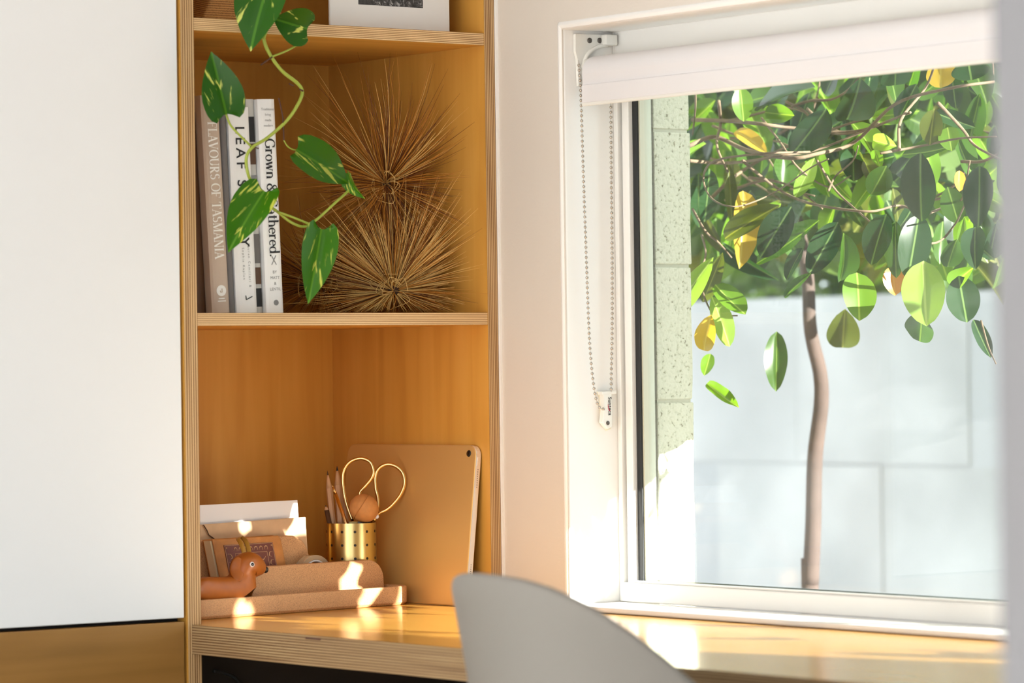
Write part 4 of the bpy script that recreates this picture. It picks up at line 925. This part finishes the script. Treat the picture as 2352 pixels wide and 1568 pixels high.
tree = thing('tree', 'leafy evergreen tree with leathery oval leaves and tangled branches outside the window', 'tree', (trk.x, trk.y, -.4))
rg = random.Random(21)
def OC(cx, cy, Y): return at(1450+cx*.4273, 130+cy*.4273, y=Y)       # crop of the photograph, taken at depth Y outside
def OD(cx, cy, Y): return at(1450+cx*.491, 650+cy*.491, y=Y)
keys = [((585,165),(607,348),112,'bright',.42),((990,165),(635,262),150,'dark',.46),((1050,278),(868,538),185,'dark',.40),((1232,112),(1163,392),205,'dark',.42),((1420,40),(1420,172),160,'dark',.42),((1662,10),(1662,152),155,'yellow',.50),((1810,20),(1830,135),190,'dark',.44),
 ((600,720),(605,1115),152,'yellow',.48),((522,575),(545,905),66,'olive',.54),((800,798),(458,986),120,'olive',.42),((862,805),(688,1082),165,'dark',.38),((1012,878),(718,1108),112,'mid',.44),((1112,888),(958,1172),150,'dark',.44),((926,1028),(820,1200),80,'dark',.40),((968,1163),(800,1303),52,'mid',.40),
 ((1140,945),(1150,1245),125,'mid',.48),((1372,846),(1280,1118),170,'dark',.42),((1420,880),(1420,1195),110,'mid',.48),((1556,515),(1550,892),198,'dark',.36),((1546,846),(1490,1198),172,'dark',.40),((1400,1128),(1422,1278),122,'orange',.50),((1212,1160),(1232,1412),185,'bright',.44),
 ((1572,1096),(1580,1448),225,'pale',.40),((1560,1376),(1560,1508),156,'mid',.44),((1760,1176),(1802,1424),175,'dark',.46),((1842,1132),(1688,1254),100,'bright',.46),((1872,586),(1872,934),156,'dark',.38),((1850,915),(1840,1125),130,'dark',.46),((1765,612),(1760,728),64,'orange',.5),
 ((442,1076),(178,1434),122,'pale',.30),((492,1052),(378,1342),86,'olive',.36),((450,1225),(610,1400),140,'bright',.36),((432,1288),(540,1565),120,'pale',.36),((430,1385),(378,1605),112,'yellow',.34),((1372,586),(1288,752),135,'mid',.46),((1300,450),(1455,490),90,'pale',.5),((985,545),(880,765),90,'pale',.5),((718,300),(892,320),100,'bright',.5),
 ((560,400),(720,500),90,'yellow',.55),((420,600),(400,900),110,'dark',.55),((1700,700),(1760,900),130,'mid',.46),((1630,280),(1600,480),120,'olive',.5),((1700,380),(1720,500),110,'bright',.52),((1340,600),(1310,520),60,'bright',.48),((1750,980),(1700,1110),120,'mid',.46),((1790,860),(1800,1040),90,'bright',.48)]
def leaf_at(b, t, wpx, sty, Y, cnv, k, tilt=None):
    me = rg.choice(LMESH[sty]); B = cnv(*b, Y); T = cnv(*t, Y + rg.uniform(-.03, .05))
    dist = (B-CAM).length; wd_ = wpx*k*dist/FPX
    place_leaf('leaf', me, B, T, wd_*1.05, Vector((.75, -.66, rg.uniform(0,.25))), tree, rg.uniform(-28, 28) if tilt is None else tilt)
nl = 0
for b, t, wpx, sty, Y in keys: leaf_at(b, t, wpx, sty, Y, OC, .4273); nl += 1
for b, t, wpx, sty, Y in [((680,225),(680,512),105,'mid',.60),((352,470),(520,608),62,'bright',.40),((1000,120),(985,332),150,'olive',.66),((370,330),(340,440),60,'bright',.46),((1600,170),(1680,360),70,'dark',.6)]: leaf_at(b, t, wpx, sty, Y, OD, .491); nl += 1
# fill: more leaves of the same crown behind, in a band that follows the branches
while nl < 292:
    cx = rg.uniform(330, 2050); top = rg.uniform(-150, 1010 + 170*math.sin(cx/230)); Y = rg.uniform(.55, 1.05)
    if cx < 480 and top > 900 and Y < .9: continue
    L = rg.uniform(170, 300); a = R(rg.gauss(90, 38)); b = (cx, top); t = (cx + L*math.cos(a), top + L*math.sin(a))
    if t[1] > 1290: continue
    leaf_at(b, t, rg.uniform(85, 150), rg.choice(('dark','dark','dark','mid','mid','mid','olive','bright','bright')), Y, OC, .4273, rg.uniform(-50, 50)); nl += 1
br = [([(310,480),(450,432),(620,502),(850,545),(1000,522),(1200,460),(1420,255),(1700,172),(1950,135)], .45, .0062), ([(330,340),(520,346),(700,362),(860,382),(1200,402),(1500,300)], .50, .0058), ([(290,558),(480,572),(640,560),(800,532),(1000,500),(1300,380)], .46, .0048),
 ([(960,512),(700,522),(450,560),(388,650),(430,760),(540,806),(660,780),(800,712),(960,600),(1060,550)], .38, .0030), ([(600,560),(720,660),(860,752),(1020,802),(1280,832),(1440,800),(1560,850)], .44, .0044), ([(1440,500),(1450,340),(1580,170),(1640,20)], .42, .0044), ([(1650,250),(1780,390),(1850,480),(2000,560)], .44, .0046),
 ([(330,820),(400,940),(470,1000),(540,1082)], .40, .0036), ([(1000,560),(1100,720),(1230,842),(1300,900)], .46, .0034), ([(340,100),(345,260),(330,420)], .42, .0036), ([(470,240),(480,360),(460,480),(520,620)], .48, .0050), ([(380,960),(400,1060),(370,1200),(440,1380),(570,1392)], .36, .0032), ([(430,760),(560,640),(760,520),(1000,420),(1260,330)], .58, .0052), ([(700,330),(800,460),(900,600),(1060,700),(1180,640)], .52, .0034), ([(1060,720),(1100,640),(1190,560),(1220,480)], .47, .0030), ([(1560,860),(1700,800),(1780,760),(1820,560)], .46, .0034), ([(1480,980),(1640,1000),(1740,900),(1790,800)], .44, .0034), ([(1880,1420),(1920,1560),(1960,1650)], .5, .0028), ([(1340,520),(1560,480),(1760,440),(1960,430)], .47, .0036)]
for pth, Y, r_ in br:
    pts = spline([OC(a, b, Y + .05*math.sin(i*1.7+Y*40)) for i, (a, b) in enumerate(pth)], 6); n = len(pts)
    MB().tube(pts, [r_*.52*(1-.45*i/n) for i in range(n)], 7).build('branch', M['bark'], tree, smooth=True)
for k in range(16):
    cx, cy, Y = rg.uniform(350, 1900), rg.uniform(200, 850), rg.uniform(.5, .8); pth = [(cx, cy)]; a = rg.uniform(-.7, .7)
    for i in range(4): a += rg.uniform(-.6,.6); pth.append((pth[-1][0]+110*math.cos(a), pth[-1][1]+110*math.sin(a)))
    pts = spline([OC(a_, b_, Y) for a_, b_ in pth], 5); MB().tube(pts, [.0022*(1-.5*i/len(pts)) for i in range(len(pts))], 6).build('branch', M['bark'], tree, smooth=True)
tp = [(1862,1420),(1862,1340),(1868,1200),(1872,1050),(1886,930),(1884,860),(1868,790),(1860,740),(1850,600),(1800,420),(1700,300)]
pts = spline([Vector((trk.x, trk.y, -.4))] + [at(a, b, y=trk.y) for a, b in tp], 6); n = len(pts)
MB().tube(pts, [.0135 - .005*i/n for i in range(n)], 14).build('trunk', M['trunk'], tree, smooth=True)

# a shrub added outside, unseen right of the view: its gaps shape the sun through the window
def Dk(px, py): return at(px, py, z=H)
def TPx(px, py, d): s, z = tpix(px, py, d); return TP(s, d, z)
holes = [(TPx(562,1210,.097), .007), (TPx(824,1299,dA), .006), (TPx(806,1331,dA), .006), (TPx(800,1337,dA), .004), (TPx(557,1393,0), .007), (TPx(548,1402,0), .006), (TPx(832,1368,0), .005), (TPx(845,1374,0), .006), (TPx(925,1367,0), .006), (TPx(690,1165,.106), .009), (TPx(690,1215,.097), .009), (TPx(660,1232,.097), .006),
         (Dk(740,1443), .006), (Dk(800,1443), .006), (Dk(1065,1437), .008), (Dk(1140,1437), .008), (Dk(1130,1398), .006), (at(418,1447,x=0), .006), (at(421,1440,x=0), .005)]
holes += [(at(1340+18*i, 1385-j*45, x=EX), .020) for i in range(5) for j in range(5) if j*45 < 60+55*i]
holes += [(Vector((EX+.03, .15, H+.02+.03*j)), .03) for j in range(6)]
holes += [(Dk(1400+45*i, 1408+25*j), .035) for i in range(6) for j in range(5)]
holes += [(Dk(1190+50*i, 1428+20*j), .03) for i in range(5) for j in range(3)]
holes += [(Dk(1640+60*i, 1450+18*j), .022) for i in range(11) for j in range(3) if (i*7+j*3) % 5]
for x0_, x1_, y_, r_ in ((1600,2300,1490,.02),(1600,1900,1437,.016),(1990,2180,1440,.014),(2120,2300,1520,.018),(1650,1760,1515,.012),(1450,2300,1418,.030),(1650,2250,1470,.02)):
    x = x0_
    while x <= x1_: holes.append((Dk(x, y_), r_)); x += 16
holes += [(Vector((.13+.06*i, -.03-.055*j, H)), .038) for i in range(11) for j in range(6)]
rg = random.Random(77); sv, sf, suv, smi = [], [], [], []
base_me = [LMESH['mid'][0], LMESH['mid'][1]]; made = 0; tries = 0
while made < 8000 and tries < 70000:
    tries += 1
    src = Vector((rg.uniform(-.35, 2.1), rg.uniform(-.50, .17), H + rg.uniform(-.05, .78))); Y = rg.uniform(.22, .80)
    c = src + SUN_V*((Y - src.y)/SUN_V.y)
    if not (.68 < c.x < 5.2 and c.z < 2.6) or c.x + 1.03*c.y < 1.0: continue
    L = rg.uniform(.07, .12); wd_ = L*.46
    d = Vector((rg.gauss(0,1), rg.gauss(0,1), rg.gauss(-.4,.8))).normalized(); Z = (SUN_V + Vector((rg.gauss(0,.45), rg.gauss(0,.45), rg.gauss(0,.45)))).normalized(); X = (d - Z*d.dot(Z)).normalized(); Yv = Z.cross(X)
    bad = False
    for T, r_ in holes:                                   # keep the gaps that let the sun through open
        v = c - T; t = v.dot(SUN_V)
        if t > .15 and (v - SUN_V*t).length < r_ + L*.6:
            t = v.dot(Z)/SUN_V.dot(Z); p = T + SUN_V*t - c; u_ = p.dot(X)/(L/2 + r_); w_ = p.dot(Yv)/(wd_/2 + r_)
            if u_*u_ + w_*w_ < 1: bad = True; break
    if bad: continue
    me = base_me[made % 2]; b = len(sv)
    for v in me.vertices: sv.append(c + X*((v.co.x-.5)*L) + Yv*(v.co.y*wd_) + Z*(v.co.z*L))
    for p in me.polygons: sf.append(tuple(b+i for i in p.vertices))
    made += 1
shr = thing('screen_shrub', 'leafy green shrub added out of view, gaps shaped for sun spots', 'screen_shrub', (2.4, .55, -.4))
me = bpy.data.meshes.new('foliage'); ol = Vector(shr.location); me.from_pydata([v-ol for v in sv], [], sf); me.materials.append(LM['mid'])
o = bpy.data.objects.new('foliage', me); COL.objects.link(o); o.parent = shr; tag(o, kind='stuff')
for k in range(7):
    x = 1.0 + .6*k; MB().tube(spline([Vector((2.4+(x-2.4)*.3, .6, -.4)), Vector((x*.6+.9, .58, .2)), Vector((x, .55, .8)), Vector((x+.1, .5, 1.3))], 6), .012, 8).build('branch', M['bark'], shr, smooth=True)

# unseen tree crown added to shade the outside, and the clipped hedge along the boundary wall
def leaf_cloud(parent, name, n, rnd, mats, size, seed):
    rg = random.Random(seed); v_, f_, m_ = [], [], []
    me0 = LMESH['mid'][0]
    for i in range(n):
        c = rnd(rg); L = rg.uniform(*size); wd_ = L*.5
        X = Vector((rg.gauss(0,1), rg.gauss(0,1), rg.gauss(-.6,.8))).normalized(); Z = Vector((rg.gauss(0,1), rg.gauss(-.5,1), rg.gauss(.6,1))); Z = (Z - X*Z.dot(X)).normalized(); Y = Z.cross(X); b = len(v_); mi = rg.randrange(len(mats))
        for v in me0.vertices: v_.append(c + X*(v.co.x*L) + Y*(v.co.y*wd_) + Z*(v.co.z*L))
        for p in me0.polygons: f_.append(tuple(b+j for j in p.vertices)); m_.append(mi)
    me = bpy.data.meshes.new(name); ol = world_loc(parent); me.from_pydata([v-ol for v in v_], [], f_)
    for mm in mats: me.materials.append(mm)
    for p, mi in zip(me.polygons, m_): p.material_index = mi
    o = bpy.data.objects.new(name, me); COL.objects.link(o); o.parent = parent; tag(o, kind='stuff'); return o
leaf_cloud(tree, 'shade_crown', 3200, lambda g: Vector((g.uniform(-2.6,.25), g.uniform(.45,2.5), H + 1.0 + abs(g.gauss(0,.35)))), [LM['dark'], LM['mid'], LM['bright']], (.10,.16), 5)
hg = thing('hedge', 'blurred dark green hedge growing along the far boundary wall', 'hedge', (-2.2, 3.66, -.4))
leaf_cloud(hg, 'foliage', 4200, lambda g: Vector((g.uniform(-4.4,.6), g.uniform(3.56,3.95), H + .26 + g.uniform(0,1.25) + .05*math.sin(g.random()*6))), [LM['dark'], LM['dark'], LM['mid']], (.07,.12), 6)
leaf_cloud(hg, 'lower_foliage', 2200, lambda g: Vector((g.uniform(-4.4,.2), g.uniform(3.56,3.9), H + .22 + g.uniform(0,.5))), [LM['dark'], LM['dark'], LM['mid']], (.07,.12), 16)
for k in range(9):
    x = -4.2 + .55*k; MB().tube([Vector((x, 3.74, -.4)), Vector((x+.05, 3.74, .5)), Vector((x-.03, 3.74, 1.9))], [.025,.02,.01], 8).build('stem', M['trunk'], hg, smooth=True)
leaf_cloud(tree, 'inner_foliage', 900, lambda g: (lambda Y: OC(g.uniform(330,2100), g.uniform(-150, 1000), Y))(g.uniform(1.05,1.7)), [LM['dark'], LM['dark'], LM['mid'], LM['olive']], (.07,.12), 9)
